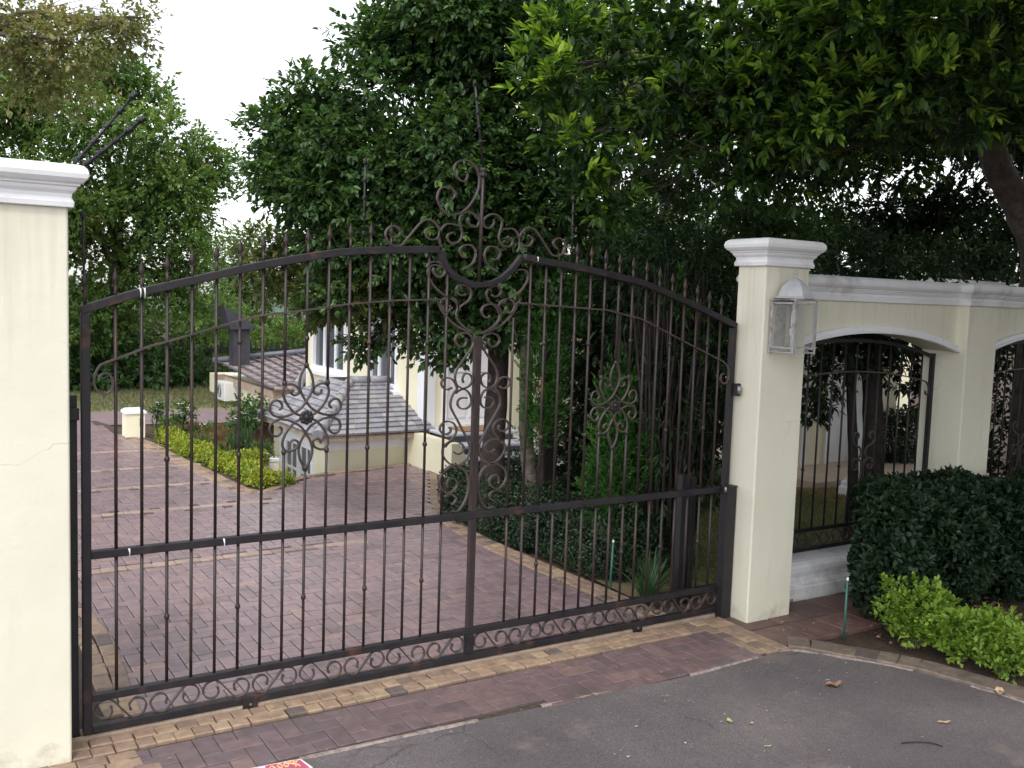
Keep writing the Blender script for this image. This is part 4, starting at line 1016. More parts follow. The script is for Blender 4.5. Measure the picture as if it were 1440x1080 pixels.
# roof with stepped tiles
def tiled_slope(mb, a, b2, c, d2, rows, th=.03, cols=14):
    """a-b eave edge, d-c ridge edge; overlapping tile courses"""
    a, b2, c, d2 = map(lambda q: np.array(q, float), (a, b2, c, d2))
    for r in range(rows):
        t0, t1 = r / rows, (r + 1.12) / rows; t1 = min(t1, 1.0)
        for k in range(cols):
            s0, s1 = k / cols + .002, (k + 1) / cols - .002
            P_ = lambda s, t: (a * (1 - s) + b2 * s) * (1 - t) + (d2 * (1 - s) + c * s) * t
            n = np.cross(b2 - a, d2 - a); n /= np.linalg.norm(n); n = n if n[2] > 0 else -n
            p = [P_(s0, t0) + n * th, P_(s1, t0) + n * th, P_(s1, t1) + n * .004, P_(s0, t1) + n * .004, P_(s0, t0), P_(s1, t0)]
            mb.add(p, [(0, 1, 2, 3), (4, 5, 1, 0)], min(max(random.gauss(.5, .18), 0), 1))
mb = MB()
tiled_slope(mb, (5.6, 11.45, 2.72), (5.6, 17.0, 2.72), (8.6, 14.6, 4.6), (8.6, 14.5, 4.6), 12)
tiled_slope(mb, (5.6, 11.45, 2.72), (12, 11.45, 2.72), (9.6, 14.5, 4.6), (8.6, 14.5, 4.6), 12)
mb.build('roof', M['roofpink'], house)
mb = MB(); mb.box(5.62, 6.05, 11.47, 17.0, 2.60, 2.70); mb.box(6.05, 12, 11.47, 11.9, 2.60, 2.70); mb.build('eave', M['eave'], house)
# porch: column, door, ceiling
mb = MB(); mb.rect(9.86, 10.14, 7.62, 7.90, [(0, -.02), (0, .10), (-.02, .12), (-.02, .17), (-.045, .19), (-.05, .22)]); mb.lathe((10.0, 7.76, .2), [(.11, 0), (.10, .04), (.085, .06), (.083, 1.0), (.07, 2.1), (.10, 2.15), (.11, 2.2)], 18); mb.build('porch_column', M['house_white'], house)
mb = MB(); mb.box(9.7, 13.2, 7.5, 9.2, 2.42, 2.75); mb.build('porch_roof', M['house_white'], house)
mb = MB(); mb.box(11.18, 12.04, 9.25, 9.30, .1, 2.149); pd = mb.build('porch_door', M['house_white'], house)
mb = MB()
for z0, z1 in ((.2, .9), (1.0, 1.35), (1.45, 2.05)): mb.box(11.27, 11.95, 9.238, 9.2495, z0, z1)
mb.build('panel', M['house_white'], pd, bevel=.005)
mb = MB(); mb.tube([(11.97, 9.2, 1.0), (11.97, 9.19, 1.3)], .014, 8); mb.tube([(11.97, 9.245, 1.02), (11.97, 9.2, 1.02)], .01, 6); mb.tube([(11.97, 9.245, 1.28), (11.97, 9.2, 1.28)], .01, 6); mb.build('handle', M['black'], pd)
mb = MB(); mb.box(11.10, 11.179, 9.16, 9.199, .1, 2.22); mb.box(12.041, 12.12, 9.16, 9.199, .1, 2.22); mb.box(10.60, 10.70, 9.16, 9.199, .1, 2.5); mb.build('porch_door_frame', M['house_white'], house)

# sunken wing with hipped grey tile roof
wing = thing('sunken_wing', 'low cream annexe with grey hipped tile roof and white French doors below the driveway', 'annexe', (4.6, 11.9, -1.7))
mb = MB(); mb.box(4.88, 6.049, 11.95, 12.15, -1.7, .36)
fd = [(12.45, 13.85, -1.65, .30)]
wall_with_holes_x(mb, 4.68, .2, 11.95, 14.2, -1.7, .36, fd); mb.box(4.88, 6.049, 14.0, 14.2, -1.7, .36); mb.build('wall', M['house_cream'], wing)
mb = MB(); y0, y1, z0, z1 = fd[0]; X = 4.68; f = .09
mb.box(X - .03, X + .12, y0, y0 + f, z0, z1); mb.box(X - .03, X + .12, y1 - f, y1, z0, z1); mb.box(X - .03, X + .12, y0 + f, y1 - f, z1 - f, z1); mb.build('door_frame', M['house_white'], wing)
ym = (y0 + y1) / 2
for a, b2 in ((y0 + f, ym - .004), (ym + .004, y1 - f)):
    mb = MB(); s = .085
    mb.box(X + .02, X + .07, a, a + s, z0, z1 - f); mb.box(X + .02, X + .07, b2 - s, b2, z0, z1 - f); mb.box(X + .02, X + .07, a + s, b2 - s, z1 - f - s, z1 - f); mb.box(X + .02, X + .07, a + s, b2 - s, z0, z0 + .3)
    for k in range(1, 4):
        z = z0 + .3 + (z1 - f - s - z0 - .3) * k / 4; mb.box(X + .025, X + .065, a + s, b2 - s, z - .017, z + .017)
    mb.box(X + .026, X + .064, (a + b2) / 2 - .015, (a + b2) / 2 + .015, z0 + .3, z1 - f - s)
    dd = mb.build('french_door', M['house_white'], wing)
    mb = MB(); mb.box(X + .04, X + .045, a + s, b2 - s, z0 + .3, z1 - f - s); mb.build('pane', M['pane'], dd)
mb = MB()
e = .46
tiled_slope(mb, (4.42, 11.66, e), (6.12, 11.66, e + .02), (6.04, 13.1, 1.02), (5.45, 13.1, 1.02), 11, cols=7)
tiled_slope(mb, (4.42, 14.4, e), (4.42, 11.66, e), (5.45, 13.1, 1.02), (5.45, 14.0, 1.02), 9, cols=12)
tiled_slope(mb, (6.04, 14.42, e), (4.42, 14.42, e), (5.45, 14.0, 1.02), (6.04, 14.0, 1.02), 5, cols=6)
mb.build('roof', M['roof'], wing)
mb = MB()
p0, p1 = np.array((4.42, 11.66, e + .03)), np.array((5.45, 13.1, 1.05))
for k in range(9):
    a = p0 + (p1 - p0) * k / 9; b2 = p0 + (p1 - p0) * (k + 1.1) / 9; mb.tube([a, b2], [.075, .055], 8, tint=random.random() * .5 + .4)
for k in range(2):
    a = p1 + np.array((.3 * k, 0, 0)); mb.tube([a, a + np.array((.32, 0, 0))], [.07, .06], 8, tint=random.random())
mb.build('hip_tiles', M['roof'], wing)
mb = MB(); mb.box(4.44, 6.049, 11.68, 11.95, e - .07, e - .005); mb.box(4.44, 4.68, 11.95, 14.3, e - .07, e - .005); mb.build('eave', M['eave'], wing)
mb = MB(); mb.box(4.60, 6.045, 11.915, 11.949, .23, e - .075); mb.build('frieze_band', M['house_white'], wing)

# second low roof with chimney cowl
out = thing('outbuilding', 'low garage wing with worn pinkish tile roof and a dark chimney beyond the garden', 'outbuilding', (6.0, 18.0, -1.0))
mb = MB(); mb.box(5.75, 9.5, 17.25, 22, -1.2, .44); mb.build('wall', M['house_cream'], out)
mb = MB()
tiled_slope(mb, (5.58, 17.0, .52), (9.6, 17.0, .52), (9.6, 20.8, 1.12), (5.58, 20.8, .74), 9, cols=14)
mb.build('roof', M['roofpink'], out)
mb = MB()
for k in range(17):
    t = k / 16; a = np.array((5.58 + 4.0 * t, 16.98, .57)); b2 = np.array((5.58 + 4.0 * t, 20.8, .79 + .38 * t)); mb.tube([a, b2], .022, 5)
mb.tube([(5.5, 20.8, .80), (9.6, 20.8, 1.19)], .07, 6)
mb.build('roof_ribs', M['slate'], out)
mb = MB(); mb.tube([(6.0, 16.9, .60), (7.9, 20.8, 1.08)], .10, 6); mb.build('hip_cap', M['roof'], out)
mb = MB(); mb.box(5.60, 9.5, 17.1, 17.249, .36, .50); mb.box(5.60, 5.749, 17.249, 20.8, .36, .50); mb.build('eave', M['eave'], out)
mb = MB(); mb.box(5.72, 6.06, 20.0, 20.35, .6, 1.50); mb.build('chimney', M['chimney'], out, bevel=.01)
mb = MB(); mb.add([(5.62, 19.9, 1.50), (6.2, 19.9, 1.52), (6.2, 20.45, 1.52), (5.62, 20.45, 1.50), (5.48, 19.9, 1.98), (5.84, 19.9, 1.80), (5.84, 20.45, 1.80), (5.48, 20.45, 1.98)], [(0, 1, 2, 3), (4, 5, 6, 7), (0, 1, 5, 4), (3, 2, 6, 7), (0, 3, 7, 4), (1, 2, 6, 5)]); mb.build('chimney_cowl', M['chimney'], out)
ac = thing('air_conditioner', 'boxy white air conditioner unit on the garage wing wall', 'air conditioner', (5.6, 19.9, .05))
mb = MB(); mb.box(5.42, 5.74, 19.6, 20.2, .04, .43); cs = mb.build('casing', M['ac'], ac, bevel=.015)
mb = MB()
for r in (.05, .08, .11, .13): mb.tube([(5.416, 19.95 + r * math.cos(t), .235 + r * math.sin(t)) for t in np.linspace(0, 2 * PI, 21)], .004, 5)
mb.build('fan_grille', M['slate'], ac)
mb = MB(); mb.tube(smooth2([(5.62, 19.59, .22), (5.66, 19.56, .14), (5.70, 19.58, .10), (5.74, 19.6, .16)], 4), .012, 6); mb.build('pipe', M['black'], ac)

# low garden wall, marker box
bx = thing('drive_end_box', 'short cream box pier with white lid at the end of the far drive edge', 'pier', (2.9, 15.6, 0))
mb = MB(); mb.box(2.78, 3.06, 15.45, 15.75, -.03, .37); mb.build('body', M['house_cream'], bx)
mb = MB(); mb.rect(2.78, 3.06, 15.45, 15.75, [(.02, .37), (.02, .40), (-.03, .44)], bottom=True); mb.build('lid', M['house_white'], bx)
mb = MB(); mb.tube([(3.0, 15.44, .18), (3.0, 15.43, .30)], .02, 8); mb.build('vent', M['black'], bx)
lw = thing('low_garden_wall', 'low cream retaining wall in front of the garage wing flower bed', 'wall', (4.2, 13.1, -.5))
mb = MB(); mb.box(3.84, 4.36, 13.0, 13.12, -1.7, -.06); mb.box(4.24, 4.36, 13.12, 16.9, -1.7, -.06); mb.build('body', M['house_cream'], lw); mb = MB(); mb.box(3.83, 4.37, 12.99, 13.13, -.06, -.02); mb.box(4.23, 4.37, 13.13, 16.9, -.06, -.02); mb.build('coping', M['house_white'], lw)

# dark palisade fence at the back
fb = thing('palisade_fence', 'dark thin barred fence under the trees beyond the lane', 'fence', (5, 24, -.1))
mb = MB()
for x in np.arange(2.5, 10.0, .14): mb.box(x, x + .035, 23.99, 24.01, -.3, 1.05)
mb.build('pickets', M['black'], fb)
mb = MB(); mb.box(2.5, 10, 24.012, 24.05, .05, .12); mb.box(2.5, 10, 24.012, 24.05, .8, .87); mb.build('rail', M['black'], fb)
exec_order.append('built')
# ------------------------------------------------------------------ TREES
def tree(name, label, blobs, trunk, trad, n, m, ln, wd, lm, bark='bark', kind=1, lr=.05, ntw=26, group=None, extra=(), **kw):
    t = thing(name, label, 'tree', tuple(trunk[0]), group)
    sub = kw.pop('sub', 0)
    o, p = crown('crown', (lobes(blobs, sub) if sub else list(blobs)) + list(extra), n, m, ln, wd, M[lm], t, kind=kind, **kw)
    mb = MB(); trunk_tube(mb, trunk, trad)
    limbs(mb, trunk[-1], blobs, lr, p, ntw)
    mb.build('trunk', M[bark], t)
    return t, p

# near overhanging tree on the right, behind the wall, reaching out over it
T4 = [(4.22,6.06,4.07,.43,.43),(4.35,5.93,3.55,.37,.32),(4.6,5.97,3.21,.44,.27),(4.55,5.64,4.3,.57,.36),(4.81,5.44,3.84,.47,.36),(5.19,5.52,3.49,.49,.32),(5.06,5.07,4.17,.55,.4),(5.42,5.04,3.77,.52,.36),(5.37,4.65,4.18,.54,.39),(5.86,4.77,3.73,.57,.36),(5.77,4.26,4.12,.53,.38),(6.29,4.49,3.75,.57,.31),(6.26,3.96,4.14,.43,.38),(6.78,4.19,3.82,.36,.26),(5.8,5.36,3.43,.5,.22),(4.24,6.26,3.74,.27,.33)]
T4b = [(6.2,6.2,3.75,.7,.42),(7.0,6.0,3.7,.7,.42),(7.6,5.7,3.85,.6,.4),(6.6,5.4,4.3,.8,.45),(7.6,5.2,4.4,.7,.45),(8.3,5.9,4.25,.6,.4),(5.4,6.6,3.9,.6,.45),(8.8,5.3,4.6,.7,.4),(8.7,6.6,4.1,.6,.4)]
T4up = [(6.4,5.9,4.9,1.2,.4),(8.2,6.6,5.2,1.3,.5),(10,8.0,5.3,1.6,.6),(9.5,10,5.6,1.8,.7),(12,9.5,5.4,1.8,.7),(12.5,7,5.6,1.6,.7),(5.2,5.3,5.0,1.2,.5),(6.6,4.8,5.1,1.3,.5),(7.8,5.4,5.4,1.4,.6),(6.0,3.2,4.9,1.2,.5),(7.3,3.4,4.8,1.2,.5)]  # high lobes, the wide rear ones added for the shade they cast
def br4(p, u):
    # leaf tint rises towards the upper left, street side of each lobe
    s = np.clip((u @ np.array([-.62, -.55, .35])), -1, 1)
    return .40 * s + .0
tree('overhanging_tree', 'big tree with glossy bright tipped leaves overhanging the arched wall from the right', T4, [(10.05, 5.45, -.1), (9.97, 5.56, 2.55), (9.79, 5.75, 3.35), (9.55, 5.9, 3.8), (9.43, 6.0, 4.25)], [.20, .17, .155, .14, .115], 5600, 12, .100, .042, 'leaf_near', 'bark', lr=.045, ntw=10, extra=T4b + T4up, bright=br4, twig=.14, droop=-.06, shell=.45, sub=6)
up_ = bpy.data.objects['overhanging_tree']
UPB = [(4.5, 3.3, 5.35, 1.2, .5), (3.7, 2.3, 5.8, 1.2, .5), (5.2, 1.5, 5.5, 1.5, .6), (6.0, 3.6, 5.3, 1.2, .45), (6.2, 2.6, 5.6, 1.9, .6), (8.2, 3.0, 5.7, 2.0, .7), (10.2, 4.2, 6.0, 1.8, .8)]  # canopy above the view, added to shade right pillar, wall and paving
o_, p_ = crown('added_shade_crown', UPB, 3600, 8, .20, .085, M['leaf_near'], up_, droop=.1, twig=.25, shell=.4)
mb = MB(); limbs(mb, (9.42, 6.05, 4.3), UPB, .10, p_, 12); mb.build('added_shade_limbs', M['bark2'], up_)
SB = [(8.6, .6, 5.4, 2.0, 1.0), (6.4, .2, 5.6, 1.9, .9), (10.5, .5, 4.6, 1.9, 1.3), (9.5, -2.0, 4.6, 2.4, 1.6), (6.8, -2.4, 5.2, 2.2, 1.4), (12.0, 2.5, 5.0, 1.8, 1.3), (12.5, -1.0, 3.6, 2.2, 1.7), (9.8, -4.0, 3.6, 2.4, 1.6), (7.0, -4.6, 4.2, 2.2, 1.6)]  # unseen tree put behind the camera, crown placed to darken the right side
tree('added_shade_tree', 'broad unseen tree added behind the camera to shade the right side', SB, [(9.2, -2.2, -.1), (9.2, -2.2, 1.5), (9.1, -2.0, 3.0)], [.32, .27, .22], 8500, 8, .22, .10, 'leaf_mid', 'bark2', kind=0, lr=.12, ntw=10, twig=.3, shell=.45)
st_ = thing('overhanging_tree', 'slimmer dark upright stem right of the thick leaning trunk, cut by the photo edge', 'tree', (10.2, 5.9, -.1))
mb = MB(); trunk_tube(mb, [(10.65, 6.0, -.1), (10.6, 6.02, 2.5), (10.4, 6.0, 3.6), (10.3, 5.9, 5.2)], [.17, .15, .13, .1]); limbs(mb, (10.33, 5.9, 4.6), [(9.4, 5.6, 5.0, .7, .4), (10.3, 6.3, 5.2, .8, .4)], .05); mb.build('trunk', M['bark'], st_)
crown('crown', [(9.4, 5.6, 5.0, .8, .45), (10.3, 6.3, 5.1, .9, .5)], 170, 10, .13, .05, M['leaf_mid'], st_, droop=.1)

# big dark tree in the middle of the drive garden
T3 = [(3.25,8.63,3.82,0.56,0.52),(3.85,8.26,4.29,0.65,0.59),(4.29,7.98,4.62,0.71,0.52),(3.02,8.96,3.71,0.37,0.4),(3.65,8.38,3.45,0.66,0.53),(4.31,7.97,3.61,0.66,0.6),(3.15,8.7,3.23,0.46,0.33),(4.74,7.94,4.11,0.61,0.74),(3.87,8.24,2.87,0.59,0.4),(4.65,7.99,2.84,0.54,0.48),(3.43,8.52,2.86,0.4,0.33),(5.1,7.71,3.13,0.54,0.61)]
T3low = [(3.86,8.49,2.27,0.4,0.34),(4.21,8.27,2.08,0.48,0.32),(4.56,8.05,2.16,0.34,0.37),(3.38,8.55,2.33,0.27,0.3),(3.75,8.55,1.86,0.24,0.17),(4.33,8.19,1.81,0.27,0.15),(4.95,7.91,2.24,0.34,0.45),(5.15,7.68,2.49,0.39,0.39)]
T3up = [(4.31,7.97,4.96,0.72,0.48),(4.59,7.79,5.16,1.04,0.61),(5.02,7.52,4.63,0.63,0.45)]
T3fill = [(4.2,8.04,2.84,0.54,0.4),(4.44,7.88,3.21,0.54,0.36),(3.96,8.19,2.65,0.52,0.3),(3.15,8.7,3.27,0.49,0.34),(3.65,8.38,3.39,0.67,0.5),(3.43,8.52,2.86,0.41,0.33),(3.77,8.31,2.99,0.6,0.34),(3.0,8.88,3.66,0.4,0.4),(4.31,7.97,3.63,0.62,0.53)]
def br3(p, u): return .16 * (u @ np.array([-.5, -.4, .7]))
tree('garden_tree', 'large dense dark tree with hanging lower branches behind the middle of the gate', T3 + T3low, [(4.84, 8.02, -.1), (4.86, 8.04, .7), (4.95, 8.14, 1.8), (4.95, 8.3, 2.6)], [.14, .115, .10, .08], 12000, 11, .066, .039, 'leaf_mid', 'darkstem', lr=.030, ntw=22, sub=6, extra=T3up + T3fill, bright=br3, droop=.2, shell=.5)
gt_ = bpy.data.objects['garden_tree']
YB = [(3.24,9.6,2.66,0.44,0.34),(3.72,9.28,2.3,0.4,0.27),(3.36,9.04,2.26,0.32,0.24),(3.92,8.8,2.58,0.44,0.3),(4.08,8.48,2.26,0.32,0.24),(3.6,8.48,2.3,0.32,0.24)]
o_, p_ = crown('yellow_foliage', YB, 900, 9, .082, .036, M['leaf_yel'], gt_, droop=.2, twig=.16, shell=.4)
mb = MB(); limbs(mb, (4.95, 8.3, 2.6), YB, .035, p_, 14); mb.build('low_limbs', M['darkstem'], gt_)
DSB = [(6.5,8.5,2.2,.6,.8),(7.3,8.8,2.3,.7,.8),(8.1,8.6,2.4,.6,.8),(6.6,8.7,1.0,.5,.6),(7.4,8.6,1.1,.6,.7),(8.0,8.5,1.1,.5,.7),(7.0,8.4,.4,.7,.4)]
tree('dark_shrub', 'wide dark leafy shrub mass deep behind the bare stems at the right gate end', DSB, [(7.3, 8.7, -.1), (7.3, 8.7, .5), (7.35, 8.7, 1.0)], [.09, .07, .05], 3400, 10, .11, .055, 'leaf_dark', 'darkstem', kind=0, lr=.04, ntw=12, twig=.18)
s2 = thing('slim_tree', 'grey slender tree trunk left of a second trunk behind the right gate half', 'tree', (5.02, 7.55, 0))
mb = MB(); trunk_tube(mb, [(5.02, 7.55, -.1), (5.01, 7.57, .5), (4.96, 7.62, 1.2), (5.0, 7.7, 2.4), (5.1, 7.8, 3.0)], [.085, .072, .065, .06, .04]); limbs(mb, (5.05, 7.75, 2.7), [(5.2, 7.7, 3.2, .4, .4), (5.5, 8.0, 3.4, .4, .4)], .03); mb.build('trunk', M['bark'], s2)
crown('crown', [(5.2, 7.7, 3.2, .45, .45), (5.5, 8.0, 3.4, .5, .5)], 150, 10, .10, .04, M['leaf_mid'], s2)
s3 = thing('slim_tree', 'dark slender tree trunk right of the grey one behind the right gate half', 'tree', (5.24, 7.68, 0))
mb = MB(); trunk_tube(mb, [(5.24, 7.68, -.1), (5.25, 7.68, .6), (5.28, 7.72, 1.4), (5.35, 7.8, 2.6), (5.5, 7.9, 3.3)], [.09, .08, .07, .06, .04]); limbs(mb, (5.4, 7.82, 2.8), [(5.7, 7.7, 3.3, .4, .4), (5.9, 8.2, 3.5, .4, .4)], .03); mb.build('trunk', M['darkstem'], s3)
crown('crown', [(5.7, 7.7, 3.2, .5, .5), (5.9, 8.2, 3.5, .5, .5)], 170, 10, .10, .04, M['leaf_mid'], s3)

# far left trees beyond the lane
T1 = [(2.68,24.8,6.19,1.79,1.46),(3.73,22.86,5.28,1.55,1.4),(4.78,22.18,5.02,1.09,1.24),(5.48,22.89,4.68,.98,1.22),(3.57,22.78,3.42,1.86,1.4),(5.13,22.39,3.51,1.03,1.11),(4.26,23.38,2.04,1.79,1.3),(2.52,23.48,3.85,1.24,1.55),(5.63,23.12,2.08,1.0,1.0),(4.35,23.83,6.9,.98,.81)]
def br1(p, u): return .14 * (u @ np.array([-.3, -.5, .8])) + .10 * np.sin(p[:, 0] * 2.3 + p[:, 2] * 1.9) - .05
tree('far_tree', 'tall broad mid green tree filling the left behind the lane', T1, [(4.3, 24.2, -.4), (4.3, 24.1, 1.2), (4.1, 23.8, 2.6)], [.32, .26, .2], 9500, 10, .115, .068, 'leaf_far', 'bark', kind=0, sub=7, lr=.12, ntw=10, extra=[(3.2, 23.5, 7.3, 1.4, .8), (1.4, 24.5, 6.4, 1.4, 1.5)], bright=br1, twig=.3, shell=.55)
T1top = [(1.78,19.5,6.79,.95,.75),(2.63,18.95,6.58,.95,.5),(3.27,18.57,6.79,.6,.45),(2.15,19.79,6.0,1.1,.6),(3.6,18.36,7.05,.34,.3)]
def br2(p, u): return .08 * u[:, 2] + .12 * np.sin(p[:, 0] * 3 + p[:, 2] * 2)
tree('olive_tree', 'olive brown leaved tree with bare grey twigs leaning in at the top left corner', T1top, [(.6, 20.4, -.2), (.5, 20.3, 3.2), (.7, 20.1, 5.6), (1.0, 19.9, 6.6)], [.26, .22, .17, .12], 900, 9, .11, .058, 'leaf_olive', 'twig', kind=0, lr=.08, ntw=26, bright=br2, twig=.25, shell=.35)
for blobs, lab, tr, lm in (([(3.4,23.3,.35,.9,.55),(4.6,23.5,.45,.9,.6),(2.6,23.4,.5,.7,.6),(5.6,23.6,.3,.7,.45)], 'low dark bush along the lane verge, in front of the big left tree', (4.2, 23.5, -.3), 'leaf_mid'),
                      ([(4.35,26.76,.88,1.2,1.2),(5.0,26.81,-.06,1.2,.7),(3.2,26.5,.8,1.1,1.2)], 'dark bushy tree low behind the palisade fence, left of two', (4.2, 26.8, -.5), 'leaf_dark'),
                      ([(5.61,25.98,.93,1.2,1.1),(6.97,26.32,1.11,.9,1.1),(6.53,25.31,.05,1.0,.6),(7.4,26.5,.2,.9,.8)], 'dark bushy tree low behind the palisade fence, right of two', (6.2, 26.1, -.5), 'leaf_far')):
    tree('bushy_tree', lab, blobs, [tr, (tr[0], tr[1], .2), (tr[0] + .1, tr[1], .8)], [.16, .13, .1], 1100, 9, .15, .065, lm, kind=0, lr=.06, ntw=8, group='bushy trees around the palisade fence', twig=.25)
T2 = [(9.53,32.06,3.35,1.18,1.18),(9.21,32.13,2.04,.95,1.42),(10.64,32.47,2.56,.98,1.1),(8.24,30.3,1.38,.89,.89)]
tree('pale_tree', 'small light green tree far away in the sky gap between the big trees', T2, [(9.3, 32.1, -1), (9.3, 32.1, .3), (9.4, 32.1, 1.2)], [.16, .13, .1], 1300, 9, .17, .075, 'leaf_pale', kind=0, lr=.06, ntw=10, twig=.3)
tree('pale_tree', 'light green shrubby tree low behind the chimney of the garage wing', [(8.7, 27.5, .6, .9, .8), (9.9, 27.8, .8, .9, .8), (7.6, 27.3, .2, .8, .8)], [(8.7, 27.5, -1), (8.7, 27.5, .2)], [.12, .08], 900, 9, .16, .065, 'leaf_far', kind=0, lr=.05, ntw=8, twig=.25)
# trees behind the wall on the right
back = [([(8.4,10.23,3.24,.9,.6),(7.37,9.64,2.71,.6,.6),(8.91,10.0,4.12,.96,.6),(7.9,9.3,1.9,.7,.6)], 'dark leafy tree behind the gate end, left of the lantern pillar', (8.1, 9.9), 'leaf_mid', 1500),
        ([(10.02,10.44,3.65,1.14,.62),(11.77,10.54,3.6,1.0,.55),(11.2,10.0,3.1,1.1,.35)], 'shaded tree above the arched wall just right of the lantern pillar', (10.9, 10.9), 'leaf_mid', 1500),
        ([(12.8,9.88,3.72,1.0,.55),(12.83,8.69,3.6,.93,.65),(11.65,8.16,3.0,.96,.36),(12.63,7.55,3.11,.7,.58),(13.6,8.6,3.2,.9,.9)], 'shaded tree above the second arch at the right photo edge', (13.0, 8.8), 'leaf_dark', 2000),
        ([(14.5,14,3.6,1.6,1.1),(16.5,13.5,3.2,1.6,1.2),(12.5,14.5,3.9,1.5,.9),(18,12,3.2,1.6,1.4)], 'lighter green far tree glimpsed through the shaded leaves over the wall', (15.2, 14), 'leaf_far', 1700)]
back[0][0].extend([(7.2, 9.6, 4.9, 1.2, .8), (8.6, 9.4, 5.2, 1.3, .8)]); back[1][0].extend([(10.2, 9.2, 5.2, 1.4, .9), (11.8, 10.0, 5.0, 1.4, .9)]); back[2][0].extend([(12.6, 8.2, 5.0, 1.4, .9), (14.0, 8.5, 4.8, 1.4, .9)])
for blobs, lab, (tx, ty), lm, n in back:
    tree('shade_tree', lab, blobs, [(tx, ty, -.1), (tx + .05, ty, 1.4), (tx - .05, ty, 2.7)], [.15, .12, .09], int(n * 1.7), 9, .11, .055, lm, kind=0, lr=.05, ntw=16, group='shade trees behind the wall', twig=.2, sub=5)
ivy = [(7.68,6.48,1.64,.28,.40),(7.9,6.25,1.9,.35,.25),(8.49,6.11,1.84,.39,.30),(8.80,6.02,1.5,.16,.30),(7.58,6.5,1.3,.11,.2),(8.14,6.11,2.05,.35,.2)]
tree('arch_tree', 'two stemmed dark tree standing close behind the railing of the first arch', ivy, [(8.08, 6.1, -.1), (8.10, 6.1, .9), (8.08, 6.15, 1.7), (8.08, 6.17, 2.4)], [.115, .10, .095, .09], 620, 9, .085, .036, 'leaf_dark', 'darkstem', lr=.03, ntw=14, twig=.12, extra=[(8.1, 6.2, 2.7, .8, .4)])
a2_ = thing('arch_tree', 'slim dark stem rubbing beside the thick trunk behind the first arch railing', 'tree', (7.95, 6.18, 0))
mb = MB(); trunk_tube(mb, [(7.97, 6.22, -.1), (7.95, 6.2, .7), (7.87, 6.22, 1.5), (7.8, 6.25, 2.4)], [.06, .05, .045, .04], 8); mb.build('trunk', M['darkstem'], a2_)
crown('crown', [(7.75, 6.3, 2.6, .5, .4)], 70, 9, .085, .036, M['leaf_dark'], a2_)

# dense many stemmed dark shrub behind the right end of the gate
ds = thing('stemmy_shrub', 'tall dense dark shrub of many bare upright stems behind the right gate end', 'shrub', (5.75, 6.35, 0))
mb = MB()
for k in range(210):
    x, y = 5.72 + random.uniform(-.34, .34), 6.42 + random.uniform(-.28, .34)
    lean = random.gauss(0, .16); ly = random.gauss(0, .10); h = random.uniform(1.5, 2.7); r = random.uniform(.006, .020)
    mb.tube(smooth2([(5.72 + (x - 5.72) * .55, 6.40 + (y - 6.40) * .6, -.05), (x + lean * .3, y + ly * .3, h * .4), (x + lean, y + ly, h)], 4), [r * (1 - .06 * i) for i in range(9)], 6, cap=False)
mb.build('stems', M['darkstem'], ds)
crown('crown', [(5.8,6.45,2.49,.5,.38),(5.74,6.50,2.05,.47,.30),(6.0,6.25,2.31,.25,.5),(5.57,6.94,2.35,.33,.39),(6.1,6.6,2.9,.6,.4),(5.6,6.3,1.3,.34,.45),(5.9,6.2,1.8,.32,.5),(5.7,6.3,.8,.36,.4),(5.95,6.15,1.1,.25,.5),(5.75,6.8,1.5,.3,.4)], 950, 12, .09, .018, M['leaf_dark'], ds, kind=0, droop=.35, twig=.22)
crown('foliage_tuft', [(5.55, 6.2, 2.35, .16, .15), (5.85, 6.1, 1.95, .14, .2), (5.52, 6.2, 1.15, .10, .13), (6.02, 5.95, 1.2, .07, .12)], 80, 12, .09, .014, M['leaf_thuja'], ds, kind=0, droop=.0, twig=.2)
# thujas
for blobs, lab, (x, y), n in (([(5.04,7.48,2.12,.16,.33),(5.05,7.43,1.59,.20,.47),(4.99,7.41,1.15,.15,.25),(5.3,7.5,2.26,.18,.41)], 'tall feathery green conifer behind the bars right of the centre post', (5.06, 7.46), 420),
                              ([(5.18,6.51,1.50,.15,.30),(5.13,6.49,1.12,.18,.40),(5.06,6.49,.69,.16,.31),(5.33,6.35,.94,.10,.35)], 'bright green feathery conifer in front, under the right rosette', (5.15, 6.48), 420)):
    t = thing('thuja', lab, 'conifer', (x, y, 0), 'feathery conifers behind the gate')
    crown('foliage', blobs, n * 2, 14, .05, .013, M['leaf_thuja'], t, kind=0, spread=.8, droop=-.45, twig=.12, shell=.5, upw=.2)
    mb = MB(); trunk_tube(mb, [(x, y, -.05), (x, y, 1.0), (x, y, 2.2)], [.04, .03, .01], 8); mb.build('trunk', M['darkstem'], t)

# ------------------------------------------------------------------ HEDGES AND PLANTS
def hedge(name, label, boxes, n, ln, wd, lm, stems, group=None, **kw):
    b = boxes[0]; t = thing(name, label, 'hedge', ((b[0] + b[1]) / 2, (b[2] + b[3]) / 2, 0), group)
    hedge_leaves('foliage', boxes, n, ln, wd, M[lm], t, **kw)
    mb = MB()
    for b in boxes:
        for k in range(stems):
            mx_, my_ = .3 * (b[1] - b[0]), .36 * (b[3] - b[2]); x = random.uniform(b[0] + mx_, b[1] - mx_); y = random.uniform(b[2] + my_, b[3] - my_); z = b[5] - .08
            e = (x + random.gauss(0, .1), y + random.gauss(0, .1), random.uniform(b[4] * .3 + z * .7, z))
            mb.tube([(x * .7 + e[0] * .3, y, -.05), ((x + e[0]) / 2, (y + e[1]) / 2, e[2] * .5), e], [.014, .011, .004], 6, cap=False)
    mb.build('stems', M['darkstem'], t)
    return t
